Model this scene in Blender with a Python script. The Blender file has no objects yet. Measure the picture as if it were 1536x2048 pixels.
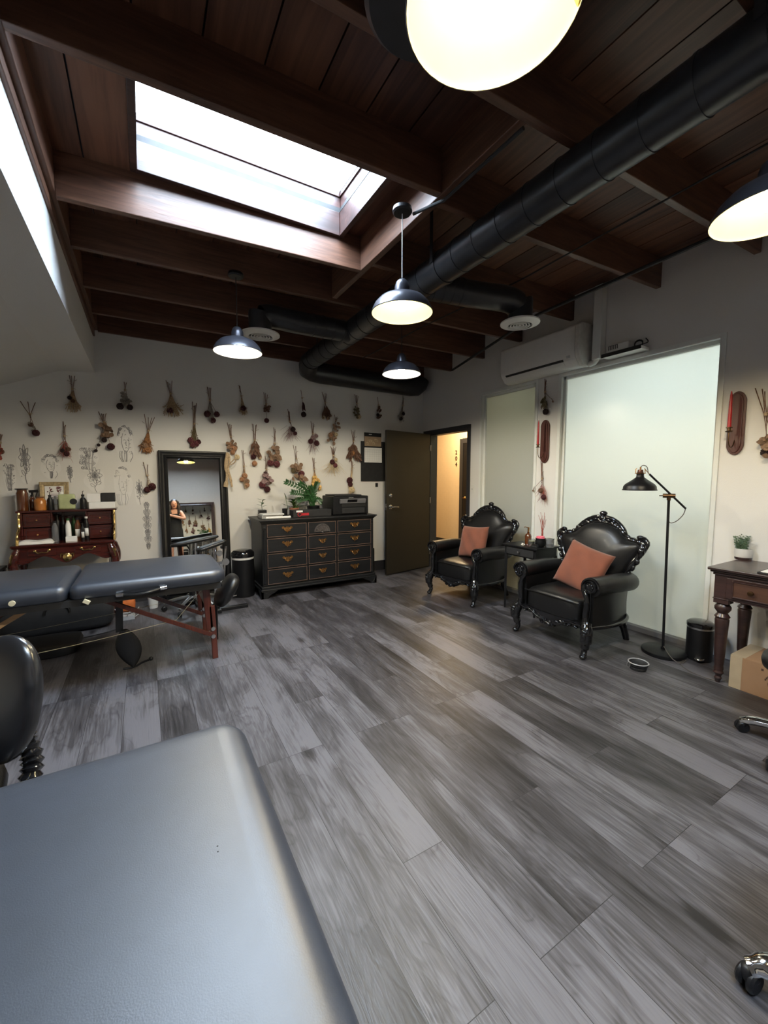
import bpy, bmesh, math, random
from mathutils import Vector, Matrix, Euler
SKY=37.0; HALLW=42; ROOMW=120; SIDEW=8; LAMP=120; EXPO=0.5
sin, cos, pi = math.sin, math.cos, math.pi
R = math.radians
C = bpy.context.scene.collection
rnd = random.Random(7)

# ---------------------------------------------------------------- camera model (1536x2048 frame)
F = 815.0; PITCH = math.atan(69/F); YAW = R(30.46); H = 1.40
YB = 5.308; XR = 3.834
def ray(px, py):
    u = (px-768)/F; v = -(py-1024)/F
    fw = cos(PITCH)+v*sin(PITCH); z = v*cos(PITCH)-sin(PITCH)
    return (fw*sin(YAW)+u*cos(YAW), fw*cos(YAW)-u*sin(YAW), z)
def atz(px, py, z): r = ray(px, py); t = (z-H)/r[2]; return Vector((t*r[0], t*r[1], z))
def aty(px, py, y): r = ray(px, py); t = y/r[1]; return Vector((t*r[0], y, H+t*r[2]))
def atx(px, py, x): r = ray(px, py); t = x/r[0]; return Vector((x, t*r[1], H+t*r[2]))

# ---------------------------------------------------------------- materials
def newmat(name):
    m = bpy.data.materials.new(name); m.use_nodes = True
    nt = m.node_tree; b = nt.nodes['Principled BSDF']
    return m, nt, b
def N(nt, typ, **kw):
    n = nt.nodes.new(typ)
    for k, v in kw.items(): setattr(n, k, v)
    return n
def setin(n, **kw):
    for k, v in kw.items(): n.inputs[k.replace('_', ' ')].default_value = v
def ramp(nt, stops):
    r = N(nt, 'ShaderNodeValToRGB'); e = r.color_ramp.elements
    e[0].position, e[0].color = stops[0][0], (*stops[0][1], 1)
    e[1].position, e[1].color = stops[-1][0], (*stops[-1][1], 1)
    for p, c in stops[1:-1]:
        x = e.new(p); x.color = (*c, 1)
    return r
def mat(name, col, rough=.5, metal=0, var=.12, scale=18, bump=0, bscale=120, coat=0, sheen=0, spec=.5, trans=0, stretch=(1, 1, 1), alpha=1):
    """plain surface with a little procedural tone variation and optional fine bump"""
    m, nt, b = newmat(name)
    tc = N(nt, 'ShaderNodeTexCoord'); mp = N(nt, 'ShaderNodeMapping')
    mp.inputs['Scale'].default_value = stretch
    nt.links.new(tc.outputs['Object'], mp.inputs['Vector'])
    no = N(nt, 'ShaderNodeTexNoise'); setin(no, Scale=scale, Detail=3)
    nt.links.new(mp.outputs[0], no.inputs['Vector'])
    lo = tuple(c*(1-var) for c in col); hi = tuple(min(1, c*(1+var)) for c in col)
    rp = ramp(nt, [(.3, lo), (.7, hi)])
    nt.links.new(no.outputs['Fac'], rp.inputs['Fac']); nt.links.new(rp.outputs['Color'], b.inputs['Base Color'])
    setin(b, Roughness=rough, Metallic=metal)
    b.inputs['Specular IOR Level'].default_value = spec
    if coat: b.inputs['Coat Weight'].default_value = coat; b.inputs['Coat Roughness'].default_value = .12
    if sheen: b.inputs['Sheen Weight'].default_value = sheen
    if trans: b.inputs['Transmission Weight'].default_value = trans
    if alpha < 1: b.inputs['Alpha'].default_value = alpha
    if bump:
        nb = N(nt, 'ShaderNodeTexNoise'); setin(nb, Scale=bscale, Detail=4)
        nt.links.new(tc.outputs['Object'], nb.inputs['Vector'])
        bp = N(nt, 'ShaderNodeBump'); setin(bp, Strength=bump, Distance=.004)
        nt.links.new(nb.outputs['Fac'], bp.inputs['Height']); nt.links.new(bp.outputs['Normal'], b.inputs['Normal'])
    return m
def wood(name, c1, c2, axis=0, rough=.45, coat=0, fine=55, bump=.15, c3=None, board=0, slot=None):
    """grain runs along the given axis; board>0 gives each board its own tone"""
    m, nt, b = newmat(name)
    tc = N(nt, 'ShaderNodeTexCoord'); mp = N(nt, 'ShaderNodeMapping')
    s = [1, 1, 1]; s[axis] = .07; mp.inputs['Scale'].default_value = s
    nt.links.new(tc.outputs['Object'], mp.inputs['Vector'])
    n0 = N(nt, 'ShaderNodeTexNoise'); setin(n0, Scale=7, Detail=3, Distortion=1.2)
    n1 = N(nt, 'ShaderNodeTexNoise'); setin(n1, Scale=fine, Detail=6, Distortion=.8)
    nt.links.new(mp.outputs[0], n0.inputs['Vector']); nt.links.new(mp.outputs[0], n1.inputs['Vector'])
    mx = N(nt, 'ShaderNodeMath', operation='ADD'); nt.links.new(n0.outputs['Fac'], mx.inputs[0]); nt.links.new(n1.outputs['Fac'], mx.inputs[1])
    dv = N(nt, 'ShaderNodeMath', operation='MULTIPLY'); dv.inputs[1].default_value = .5; nt.links.new(mx.outputs[0], dv.inputs[0])
    fac = dv.outputs[0]
    if board:
        sx = N(nt, 'ShaderNodeSeparateXYZ'); nt.links.new(tc.outputs['Object'], sx.inputs[0])
        d = N(nt, 'ShaderNodeMath', operation='DIVIDE'); d.inputs[1].default_value = board; nt.links.new(sx.outputs[0], d.inputs[0])
        fl = N(nt, 'ShaderNodeMath', operation='FLOOR'); nt.links.new(d.outputs[0], fl.inputs[0])
        wn = N(nt, 'ShaderNodeTexWhiteNoise', noise_dimensions='1D'); nt.links.new(fl.outputs[0], wn.inputs['W'])
        a = N(nt, 'ShaderNodeMath', operation='MULTIPLY_ADD'); a.inputs[1].default_value = .22; a.inputs[2].default_value = -.11
        nt.links.new(wn.outputs['Value'], a.inputs[0])
        ad = N(nt, 'ShaderNodeMath', operation='ADD'); nt.links.new(fac, ad.inputs[0]); nt.links.new(a.outputs[0], ad.inputs[1]); fac = ad.outputs[0]
    st = [(.36, c1), (.5, c3 or tuple((p+q)/2 for p, q in zip(c1, c2))), (.64, c2)]
    rp = ramp(nt, st); nt.links.new(fac, rp.inputs['Fac']); nt.links.new(rp.outputs['Color'], b.inputs['Base Color'])
    setin(b, Roughness=rough)
    if coat: b.inputs['Coat Weight'].default_value = coat; b.inputs['Coat Roughness'].default_value = .1
    bp = N(nt, 'ShaderNodeBump'); setin(bp, Strength=bump, Distance=.004)
    nt.links.new(n1.outputs['Fac'], bp.inputs['Height']); nt.links.new(bp.outputs['Normal'], b.inputs['Normal'])
    return m
def emit(name, col, s):
    m, nt, b = newmat(name)
    b.inputs['Base Color'].default_value = (*col, 1)
    b.inputs['Emission Color'].default_value = (*col, 1); b.inputs['Emission Strength'].default_value = s
    return m

def floor_mat():
    m, nt, b = newmat('grey_oak_planks'); L = nt.links.new
    tc = N(nt, 'ShaderNodeTexCoord')
    mp = N(nt, 'ShaderNodeMapping'); mp.inputs['Rotation'].default_value = (0, 0, R(90)); mp.inputs['Location'].default_value = (.31, .046, 0)
    L(tc.outputs['Object'], mp.inputs['Vector'])
    br = N(nt, 'ShaderNodeTexBrick'); br.offset = .37; br.offset_frequency = 3; br.squash = 1
    setin(br, Scale=1, Mortar_Size=.0012, Mortar_Smooth=.1, Bias=0, Brick_Width=1.22, Row_Height=.183)
    br.inputs['Color1'].default_value = (0, 0, 0, 1); br.inputs['Color2'].default_value = (1, 1, 1, 1); br.inputs['Mortar'].default_value = (.5, .5, .5, 1)
    L(mp.outputs[0], br.inputs['Vector'])
    sep = N(nt, 'ShaderNodeSeparateColor'); L(br.outputs['Color'], sep.inputs[0]); pid = sep.outputs[0]
    # grain coordinates, moved per plank
    g = N(nt, 'ShaderNodeMapping'); g.inputs['Scale'].default_value = (1, .13, 1); L(tc.outputs['Object'], g.inputs['Vector'])
    w = N(nt, 'ShaderNodeMath', operation='MULTIPLY'); w.inputs[1].default_value = 37; L(pid, w.inputs[0])
    big = N(nt, 'ShaderNodeTexNoise', noise_dimensions='4D'); setin(big, Scale=7, Detail=4, Distortion=1.6, Roughness=.6); L(g.outputs[0], big.inputs['Vector']); L(w.outputs[0], big.inputs['W'])
    fine = N(nt, 'ShaderNodeTexNoise', noise_dimensions='4D'); setin(fine, Scale=95, Detail=6, Distortion=.5); gf = N(nt, 'ShaderNodeMapping'); gf.inputs['Scale'].default_value = (1, .045, 1); L(tc.outputs['Object'], gf.inputs['Vector']); L(gf.outputs[0], fine.inputs['Vector']); L(w.outputs[0], fine.inputs['W'])
    # cathedral rings: bands of a distorted field
    rg = N(nt, 'ShaderNodeMath', operation='MULTIPLY'); rg.inputs[1].default_value = 62; L(big.outputs['Fac'], rg.inputs[0])
    rs = N(nt, 'ShaderNodeMath', operation='SINE'); L(rg.outputs[0], rs.inputs[0])
    # knots and saw checks
    kn = N(nt, 'ShaderNodeMapping'); kn.inputs['Scale'].default_value = (1, .42, 1); L(tc.outputs['Object'], kn.inputs['Vector'])
    vo = N(nt, 'ShaderNodeTexVoronoi'); setin(vo, Scale=3.1, Randomness=1); L(kn.outputs[0], vo.inputs['Vector'])
    kr = ramp(nt, [(.0, (1, 1, 1)), (.045, (.75, .75, .75)), (.11, (0, 0, 0))]); L(vo.outputs['Distance'], kr.inputs['Fac'])
    # dark drifting patches
    pa = N(nt, 'ShaderNodeMapping'); pa.inputs['Scale'].default_value = (1, .32, 1); L(tc.outputs['Object'], pa.inputs['Vector'])
    pn = N(nt, 'ShaderNodeTexNoise', noise_dimensions='4D'); setin(pn, Scale=4.5, Detail=3, Distortion=.9); L(pa.outputs[0], pn.inputs['Vector']); L(w.outputs[0], pn.inputs['W'])
    def madd(a, k, c):
        x = N(nt, 'ShaderNodeMath', operation='MULTIPLY_ADD'); L(a, x.inputs[0]); x.inputs[1].default_value = k
        if isinstance(c, (int, float)): x.inputs[2].default_value = c
        else: L(c, x.inputs[2])
        return x.outputs[0]
    v = madd(pid, .28, -.70)
    v = madd(pn.outputs['Fac'], 1.38, v)
    v = madd(big.outputs['Fac'], .35, v)
    v = madd(fine.outputs['Fac'], .80, v)
    v = madd(rs.outputs[0], .045, v)
    v = madd(kr.outputs['Color'], -.40, v)
    # fine dark cracks where a drifting field crosses its middle
    c0 = N(nt, 'ShaderNodeMath', operation='SUBTRACT'); L(pn.outputs['Fac'], c0.inputs[0]); c0.inputs[1].default_value = .5
    c1 = N(nt, 'ShaderNodeMath', operation='ABSOLUTE'); L(c0.outputs[0], c1.inputs[0])
    ck = ramp(nt, [(.0, (1, 1, 1)), (.006, (.5, .5, .5)), (.014, (0, 0, 0))]); L(c1.outputs[0], ck.inputs['Fac'])
    v = madd(ck.outputs['Color'], -.11, v)
    rp = ramp(nt, [(.28, (.010, .009, .010)), (.48, (.030, .027, .029)), (.66, (.054, .050, .054)), (.92, (.118, .112, .122))])
    L(v, rp.inputs['Fac'])
    mx = N(nt, 'ShaderNodeMix', data_type='RGBA'); L(br.outputs['Fac'], mx.inputs['Factor']); L(rp.outputs['Color'], mx.inputs[6]); mx.inputs[7].default_value = (.012, .011, .012, 1)
    L(mx.outputs[2], b.inputs['Base Color'])
    ro = madd(fine.outputs['Fac'], .22, .33); L(ro, b.inputs['Roughness'])
    b.inputs['Specular IOR Level'].default_value = .5
    hh = madd(kr.outputs['Color'], -.6, madd(fine.outputs['Fac'], .6, madd(rs.outputs[0], .12, br.outputs['Fac'])))
    bp = N(nt, 'ShaderNodeBump'); setin(bp, Strength=.35, Distance=.003); L(hh, bp.inputs['Height']); L(bp.outputs['Normal'], b.inputs['Normal'])
    return m

def frost_mat():
    m, nt, b = newmat('frosted_glass'); L = nt.links.new
    out = nt.nodes['Material Output']
    tr = N(nt, 'ShaderNodeBsdfTranslucent'); tr.inputs[0].default_value = (.90, .93, .90, 1)
    no = N(nt, 'ShaderNodeTexNoise'); setin(no, Scale=900, Detail=2)
    df = N(nt, 'ShaderNodeBsdfDiffuse'); df.inputs[0].default_value = (.74, .78, .75, 1)
    gl = N(nt, 'ShaderNodeBsdfGlossy'); gl.inputs['Roughness'].default_value = .26
    bp = N(nt, 'ShaderNodeBump'); setin(bp, Strength=.02, Distance=.001); L(no.outputs['Fac'], bp.inputs['Height']); L(bp.outputs[0], gl.inputs['Normal'])
    fr = N(nt, 'ShaderNodeFresnel'); fr.inputs[0].default_value = 1.5
    m1 = N(nt, 'ShaderNodeMixShader'); m1.inputs[0].default_value = .45; L(tr.outputs[0], m1.inputs[1]); L(df.outputs[0], m1.inputs[2])
    m2 = N(nt, 'ShaderNodeMixShader'); L(fr.outputs[0], m2.inputs[0]); L(m1.outputs[0], m2.inputs[1]); L(gl.outputs[0], m2.inputs[2])
    L(m2.outputs[0], out.inputs['Surface'])
    return m

M = {}
def setup_mats():
    M['wall'] = mat('white_wall_paint', (.71, .70, .675), .62, var=.012, scale=2, bump=.25, bscale=260)
    M['trim'] = mat('white_trim_paint', (.74, .76, .73), .35, var=.02)
    M['floor'] = floor_mat()
    M['beam'] = wood('stained_joist_wood', (.058, .027, .017), (.165, .078, .047), 0, .42, fine=48, bump=.25)
    M['beamy'] = wood('stained_header_wood', (.066, .030, .018), (.18, .085, .050), 1, .42, fine=48, bump=.25)
    M['deck'] = wood('stained_deck_boards', (.055, .022, .013), (.17, .072, .039), 1, .45, fine=30, bump=.2, board=.245)
    M['shaft'] = wood('red_stained_skylight_wood', (.014, .005, .004), (.045, .017, .013), 0, .42, fine=30, bump=.3)
    M['frost'] = frost_mat()
    M['black'] = mat('black_satin_paint', (.007, .007, .008), .38, var=.2, spec=.35)
    M['matte'] = mat('black_matte', (.014, .014, .015), .7, var=.25)
    M['gloss'] = mat('black_gloss_lacquer', (.006, .006, .007), .12, var=.2, coat=.5, bump=.06, bscale=60)
    M['leather'] = mat('black_leather', (.006, .006, .0065), .36, var=.25, bump=.22, bscale=230, coat=.06)
    M['chairback'] = mat('smooth_black_chair_back', (.012, .013, .016), .24, var=.1, spec=1.0)
    M['vinyl'] = mat('black_table_vinyl', (.022, .028, .042), .42, var=.1, bump=.07, bscale=420, spec=1.0)
    M['duct'] = mat('black_painted_duct', (.020, .021, .024), .34, var=.2)
    M['door'] = mat('dark_olive_brown_door_paint', (.021, .017, .011), .42, var=.05)
    M['doorframe'] = mat('dark_grey_door_frame', (.028, .028, .032), .4, var=.05)
    M['chrome'] = mat('polished_chrome', (.75, .75, .76), .1, 1, var=.03)
    M['steel'] = mat('brushed_steel', (.5, .5, .5), .3, 1, var=.05)
    M['plastic'] = mat('white_plastic', (.70, .69, .66), .38, var=.02)
    M['white'] = mat('white_paper', (.78, .78, .76), .7, var=.02)
    M['cream'] = mat('cream_fabric', (.75, .72, .66), .9, var=.05, bump=.3)
    M['rust'] = mat('rust_linen', (.21, .066, .036), .85, var=.14, scale=7, bump=.5, bscale=500, sheen=.2)
    M['cherry'] = wood('cherry_table_leg_wood', (.060, .012, .006), (.15, .032, .015), 2, .3, coat=.4, fine=60, bump=.06)
    M['mahog'] = wood('red_mahogany', (.030, .005, .0035), (.080, .014, .009), 0, .24, coat=.6, fine=45, bump=.05)
    M['walnut'] = wood('dark_walnut_desk_wood', (.018, .009, .008), (.046, .021, .018), 1, .34, coat=.3, fine=50, bump=.06)
    M['panelw'] = wood('walnut_drawer_panel', (.048, .021, .014), (.080, .037, .023), 1, .4, fine=50, bump=.06)
    M['dresser'] = wood('distressed_black_dresser_paint', (.004, .0042, .005), (.011, .011, .012), 0, .45, fine=60, bump=.12, c3=(.0065, .007, .008))
    M['edge'] = mat('rubbed_brown_edge', (.17, .105, .08), .5, var=.35, scale=30)
    M['brass'] = mat('antique_brass', (.46, .25, .09), .32, 1, var=.25, scale=60)
    M['gold'] = mat('gilt_ormolu', (.70, .50, .20), .26, 1, var=.25, scale=50)
    M['plaque'] = wood('oxblood_plaque_wood', (.055, .014, .010), (.105, .030, .022), 2, .4, fine=40, bump=.1)
    M['wax'] = mat('red_candle_wax', (.38, .008, .014), .35, var=.05)
    M['wire'] = mat('dark_bronze_wire', (.12, .07, .035), .35, 1, var=.1)
    M['paper'] = mat('drawing_paper', (.76, .75, .73), .8, var=.02)
    M['pencil'] = mat('pencil_line', (.27, .265, .28), .9, var=.35, scale=8)
    M['card'] = mat('brown_cardboard', (.28, .16, .085), .85, var=.06, scale=6, bump=.1, bscale=80)
    M['tape'] = mat('tan_packing_tape', (.38, .30, .20), .35, var=.05)
    M['ink'] = mat('printed_dark_ink', (.05, .025, .015), .8, var=.1)
    M['inkblack'] = mat('black_print', (.01, .01, .01), .6)
    M['amber'] = mat('amber_glass', (.10, .030, .008), .08, var=.1, coat=.6)
    M['amberlit'] = mat('orange_oil_in_amber_glass', (.42, .15, .03), .15, var=.2, coat=.5)
    M['clear'] = mat('clear_glass', (.9, .95, .92), .05, trans=.95, var=.02)
    M['greenliq'] = mat('pale_green_liquid_bottle', (.62, .68, .36), .12, var=.1, trans=.35, coat=.3)
    M['green'] = mat('green_leaf', (.045, .13, .022), .36, var=.45, scale=22)
    M['dkgreen'] = mat('dark_green_leaf', (.022, .070, .020), .30, var=.45, scale=25)
    M['sage'] = mat('grey_green_succulent', (.10, .16, .095), .5, var=.35, scale=30)
    M['terracotta'] = mat('terracotta_clay', (.34, .14, .08), .8, var=.1)
    M['red'] = mat('red_print', (.48, .02, .03), .45)
    M['orange'] = mat('orange_plastic_bag', (.75, .20, .05), .5, var=.2)
    M['pink'] = mat('pink_wax', (.75, .16, .22), .4, var=.15)
    M['candle'] = mat('pale_yellow_candle', (.72, .66, .36), .4, var=.06)
    M['rope'] = mat('cream_cord', (.66, .60, .42), .8, var=.1)
    M['tanwood'] = wood('pale_brace_wood', (.42, .24, .11), (.62, .40, .20), 0, .45, fine=50, bump=.05)
    M['grey'] = mat('grey_plastic', (.17, .17, .18), .4, var=.05)
    M['ltgrey'] = mat('light_grey_plastic', (.42, .42, .42), .45, var=.05)
    M['yellowlab'] = mat('yellow_warning_sticker', (.80, .62, .10), .6, var=.05)
    M['shadein'] = mat('glow_yellow_shade_inside', (.86, .80, .46), .4, var=.02); M['shadewhite'] = mat('white_enamel_shade_inside', (.86, .84, .78), .35, var=.02)  # first lining has the yellow lamp glow put into its colour, second is plain white
    M['shadeout'] = mat('grey_metal_shade', (.07, .07, .085), .30, .5, var=.1)
    M['beige'] = mat('beige_hall_paint', (.72, .58, .40), .7, var=.02)
    M['mirror'] = mat('mirror_silver', (.86, .88, .87), .01, 1, var=.005)
    M['skin'] = mat('warm_skin', (.52, .26, .17), .5, var=.08)
    M['hair'] = mat('dark_brown_hair', (.018, .010, .008), .45, var=.3, scale=60, stretch=(6, 6, 1))
    M['cloth'] = mat('black_cotton_dress', (.010, .010, .011), .85, var=.2, bump=.2)
    M['smoke'] = mat('smoked_glass_jar', (.55, .57, .60), .08, trans=.8, var=.02)
    for k, c in dict(stem=(.16, .085, .055), wine=(.050, .008, .011), mauve=(.13, .035, .042), dark=(.018, .006, .006), tan=(.24, .15, .095), peach=(.38, .20, .11),
                     olive=(.15, .115, .06), creamf=(.60, .48, .30), straw=(.42, .31, .19), brown=(.13, .065, .04), grey_=(.26, .235, .20), yellow=(.66, .42, .14),
                     redst=(.30, .07, .05), mauveg=(.27, .18, .18), orange_=(.32, .15, .06)).items():
        M['f_'+k] = mat('dried_'+k.strip('_'), c, .8, var=.35, scale=70)

# ---------------------------------------------------------------- mesh building
class MB:
    def __init__(s): s.v = []; s.f = []; s.mi = []; s.cur = 0; s.T = None
    def mat(s, i): s.cur = i; return s
    def add(s, vs, fs):
        o = len(s.v)
        for p in vs:
            p = Vector(p)
            s.v.append(s.T @ p if s.T is not None else p)
        for f in fs: s.f.append(tuple(i+o for i in f)); s.mi.append(s.cur)
        return s
    def box(s, x0, x1, y0, y1, z0, z1):
        return s.add([(x, y, z) for z in (z0, z1) for x, y in ((x0, y0), (x1, y0), (x1, y1), (x0, y1))],
                     [(3, 2, 1, 0), (4, 5, 6, 7), (0, 1, 5, 4), (1, 2, 6, 5), (2, 3, 7, 6), (3, 0, 4, 7)])
    def bar(s, a, b, w, h, up=(0, 0, 1)):
        """rectangular bar from a to b"""
        a, b, up = Vector(a), Vector(b), Vector(up); d = (b-a).normalized(); r = d.cross(up).normalized(); u = r.cross(d)
        vs = [p+r*i*w/2+u*j*h/2 for p in (a, b) for i, j in ((-1, -1), (1, -1), (1, 1), (-1, 1))]
        return s.add(vs, [(0, 1, 2, 3), (7, 6, 5, 4), (0, 4, 5, 1), (1, 5, 6, 2), (2, 6, 7, 3), (3, 7, 4, 0)])
    def tube(s, pts, r, n=8, cap=True, sx=1, closed=False):
        pts = [Vector(p) for p in pts]; k = len(pts)
        rs = [r]*k if isinstance(r, (int, float)) else list(r)
        if len(rs) != k: rs = [rs[min(len(rs)-1, int(i*(len(rs)-1)/(k-1)+.5))] for i in range(k)]
        def tan(i):
            if closed: return (pts[(i+1) % k]-pts[i-1]).normalized()
            a, b = pts[max(0, i-1)], pts[min(k-1, i+1)]
            t = b-a
            return t.normalized() if t.length > 1e-9 else Vector((0, 0, 1))
        t = tan(0); up = Vector((0, 0, 1)) if abs(t.z) < .9 else Vector((1, 0, 0)); nrm = (up-t*up.dot(t)).normalized()
        vs = []
        for i in range(k):
            t = tan(i); nrm = nrm-t*nrm.dot(t)
            nrm = nrm.normalized() if nrm.length > 1e-6 else t.orthogonal().normalized()
            bi = t.cross(nrm)
            for j in range(n):
                a = 2*pi*j/n
                vs.append(pts[i]+nrm*(cos(a)*rs[i])+bi*(sin(a)*rs[i]*sx))
        fs = []
        for i in range(k if closed else k-1):
            i2 = (i+1) % k
            for j in range(n): fs.append((i*n+j, i*n+(j+1) % n, i2*n+(j+1) % n, i2*n+j))
        if cap and not closed: fs += [tuple(range(n-1, -1, -1)), tuple(range((k-1)*n, k*n))]
        return s.add(vs, fs)
    def lathe(s, prof, c=(0, 0, 0), n=24, axis=None, start=0, end=2*pi):
        """profile [(r,z)] spun about a vertical axis through c (or about the given direction)"""
        c = Vector(c); Q = Matrix.Identity(3) if axis is None else Vector((0, 0, 1)).rotation_difference(Vector(axis)).to_matrix()
        vs = [c+Q @ Vector((r*cos(2*pi*j/n), r*sin(2*pi*j/n), z)) for r, z in prof for j in range(n)]
        fs = [(i*n+j, i*n+(j+1) % n, (i+1)*n+(j+1) % n, (i+1)*n+j) for i in range(len(prof)-1) for j in range(n)]
        if prof[0][0] > 1e-4 and prof[-1][0] > 1e-4:      # a ring: close it on itself
            fs += [((len(prof)-1)*n+j, (len(prof)-1)*n+(j+1) % n, (j+1) % n, j) for j in range(n)]
        elif prof[-1][0] > 1e-4: fs.append(tuple(range((len(prof)-1)*n, len(prof)*n)))
        return s.add(vs, fs)
    def open_lathe(s, prof, c=(0, 0, 0), n=32):
        c = Vector(c)
        vs = [c+Vector((r*cos(2*pi*j/n), r*sin(2*pi*j/n), z)) for r, z in prof for j in range(n)]
        return s.add(vs, [(i*n+j, i*n+(j+1) % n, (i+1)*n+(j+1) % n, (i+1)*n+j) for i in range(len(prof)-1) for j in range(n)])
    def ell(s, c, r, n=12, m=8, e1=1, e2=1, rot=None):
        """(super)ellipsoid; e<1 is boxy"""
        c = Vector(c); r = (r, r, r) if isinstance(r, (int, float)) else r
        pw = lambda x, e: math.copysign(abs(x)**e, x)
        Q = rot.to_matrix() if rot is not None and hasattr(rot, 'to_matrix') else (rot or Matrix.Identity(3))
        vs = []
        for i in range(m+1):
            p = -pi/2+pi*i/m
            for j in range(n):
                a = 2*pi*(j+.5)/n
                vs.append(c+Q @ Vector((r[0]*pw(cos(p), e1)*pw(cos(a), e2), r[1]*pw(cos(p), e1)*pw(sin(a), e2), r[2]*pw(sin(p), e1))))
        return s.add(vs, [(i*n+j, i*n+(j+1) % n, (i+1)*n+(j+1) % n, (i+1)*n+j) for i in range(m) for j in range(n)])
    def prism(s, out, t, M4=None):
        """outline [(a,b)] in the local XZ plane, extruded from y=0 to y=t"""
        n = len(out); vs = [Vector((a, 0, b)) for a, b in out]+[Vector((a, t, b)) for a, b in out]
        if M4 is not None: vs = [M4 @ v for v in vs]
        return s.add(vs, [tuple(range(n)), tuple(range(2*n-1, n-1, -1))]+[(i, i+n, (i+1) % n+n, (i+1) % n) for i in range(n)])
    def grid(s, fn, nu, nv, both=None):
        vs = [fn(i/nu, j/nv) for j in range(nv+1) for i in range(nu+1)]
        s.add(vs, [(j*(nu+1)+i, j*(nu+1)+i+1, (j+1)*(nu+1)+i+1, (j+1)*(nu+1)+i) for j in range(nv) for i in range(nu)])
        return s
    def build(s, name, mats, parent=None, smooth=True, bevel=0, subsurf=0, solid=0, label=None, ang=42, seg=2):
        me = bpy.data.meshes.new(name)
        vs = s.v
        org = Vector((0, 0, 0))
        if parent is None and vs:
            xs = [v.x for v in vs]; ys = [v.y for v in vs]; zs = [v.z for v in vs]
            org = Vector(((min(xs)+max(xs))/2, (min(ys)+max(ys))/2, min(zs)))
        elif parent is not None and getattr(s, 'world', True):
            inv = ROOTM[parent.name].inverted(); vs = [inv @ v for v in vs]
        me.from_pydata([tuple(v-org) for v in vs], [], s.f)
        if not isinstance(mats, (list, tuple)): mats = [mats]
        for m in mats: me.materials.append(m)
        me.polygons.foreach_set('material_index', s.mi)
        me.validate()
        bm = bmesh.new(); bm.from_mesh(me); bmesh.ops.remove_doubles(bm, verts=bm.verts, dist=1e-5); bmesh.ops.recalc_face_normals(bm, faces=bm.faces); bm.to_mesh(me); bm.free()
        if smooth:
            me.polygons.foreach_set('use_smooth', [True]*len(me.polygons)); me.set_sharp_from_angle(angle=R(ang))
        o = bpy.data.objects.new(name, me); C.objects.link(o)
        if parent is not None:
            o.parent = parent; ROOTM[o.name] = ROOTM[parent.name]
        else:
            o.location = org; ROOTM[o.name] = Matrix.Translation(org)
        if subsurf:
            md = o.modifiers.new('sub', 'SUBSURF'); md.levels = md.render_levels = subsurf
        if solid:
            md = o.modifiers.new('sol', 'SOLIDIFY'); md.thickness = solid; md.offset = 0
        if bevel:
            md = o.modifiers.new('bev', 'BEVEL'); md.width = bevel; md.segments = seg; md.limit_method = 'ANGLE'; md.angle_limit = R(35)
        if label: o['label'] = label
        return o
ROOTM = {}
def tag(o, label, cat, group=None):
    o['label'] = label; o['category'] = cat
    if group: o['group'] = group
    return o
def struct(o): o['kind'] = 'structure'; return o
def thing(name, label, cat, loc=(0, 0, 0), rz=0, group=None):
    o = bpy.data.objects.new(name, None); C.objects.link(o); o.empty_display_size = .05
    o.location = loc; o.rotation_euler = (0, 0, rz)
    ROOTM[o.name] = Matrix.Translation(Vector(loc)) @ Matrix.Rotation(rz, 4, 'Z')
    return tag(o, label, cat, group)
def arc(c, r, a0, a1, n, plane='xz'):
    c = Vector(c); out = []
    for i in range(n+1):
        a = R(a0+(a1-a0)*i/n)
        d = {'xz': (cos(a)*r, 0, sin(a)*r), 'xy': (cos(a)*r, sin(a)*r, 0), 'yz': (0, cos(a)*r, sin(a)*r)}[plane]
        out.append(c+Vector(d))
    return out
def spline(pts, k=6):
    """Catmull-Rom through the points"""
    P = [Vector(p) for p in pts]; out = []
    for i in range(len(P)-1):
        a, b, c, d = P[max(0, i-1)], P[i], P[i+1], P[min(len(P)-1, i+2)]
        for j in range(k):
            t = j/k
            out.append(.5*((2*b)+(c-a)*t+(2*a-5*b+4*c-d)*t*t+(3*b-a-3*c+d)*t**3))
    out.append(P[-1]); return out
def rect_hole(mb, axis, c0, c1, u0, u1, v0, v1, holes):
    """wall slab between c0..c1 on axis ('x' or 'y'), spanning u,z with rectangular holes"""
    us = sorted({u0, u1, *[h[0] for h in holes], *[h[1] for h in holes]}); vs = sorted({v0, v1, *[h[2] for h in holes], *[h[3] for h in holes]})
    for i in range(len(us)-1):
        for j in range(len(vs)-1):
            um, vm = (us[i]+us[i+1])/2, (vs[j]+vs[j+1])/2
            if any(h[0] < um < h[1] and h[2] < vm < h[3] for h in holes): continue
            if axis == 'x': mb.box(c0, c1, us[i], us[i+1], vs[j], vs[j+1])
            else: mb.box(us[i], us[i+1], c0, c1, vs[j], vs[j+1])
    return mb

def font_mesh(name, cu):
    tmp = bpy.data.objects.new('tmp', cu); C.objects.link(tmp); bpy.context.view_layer.update()
    me = bpy.data.meshes.new_from_object(tmp.evaluated_get(bpy.context.evaluated_depsgraph_get())); bpy.data.objects.remove(tmp)
    o = bpy.data.objects.new(name, me); C.objects.link(o); return o
setup_mats()
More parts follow.
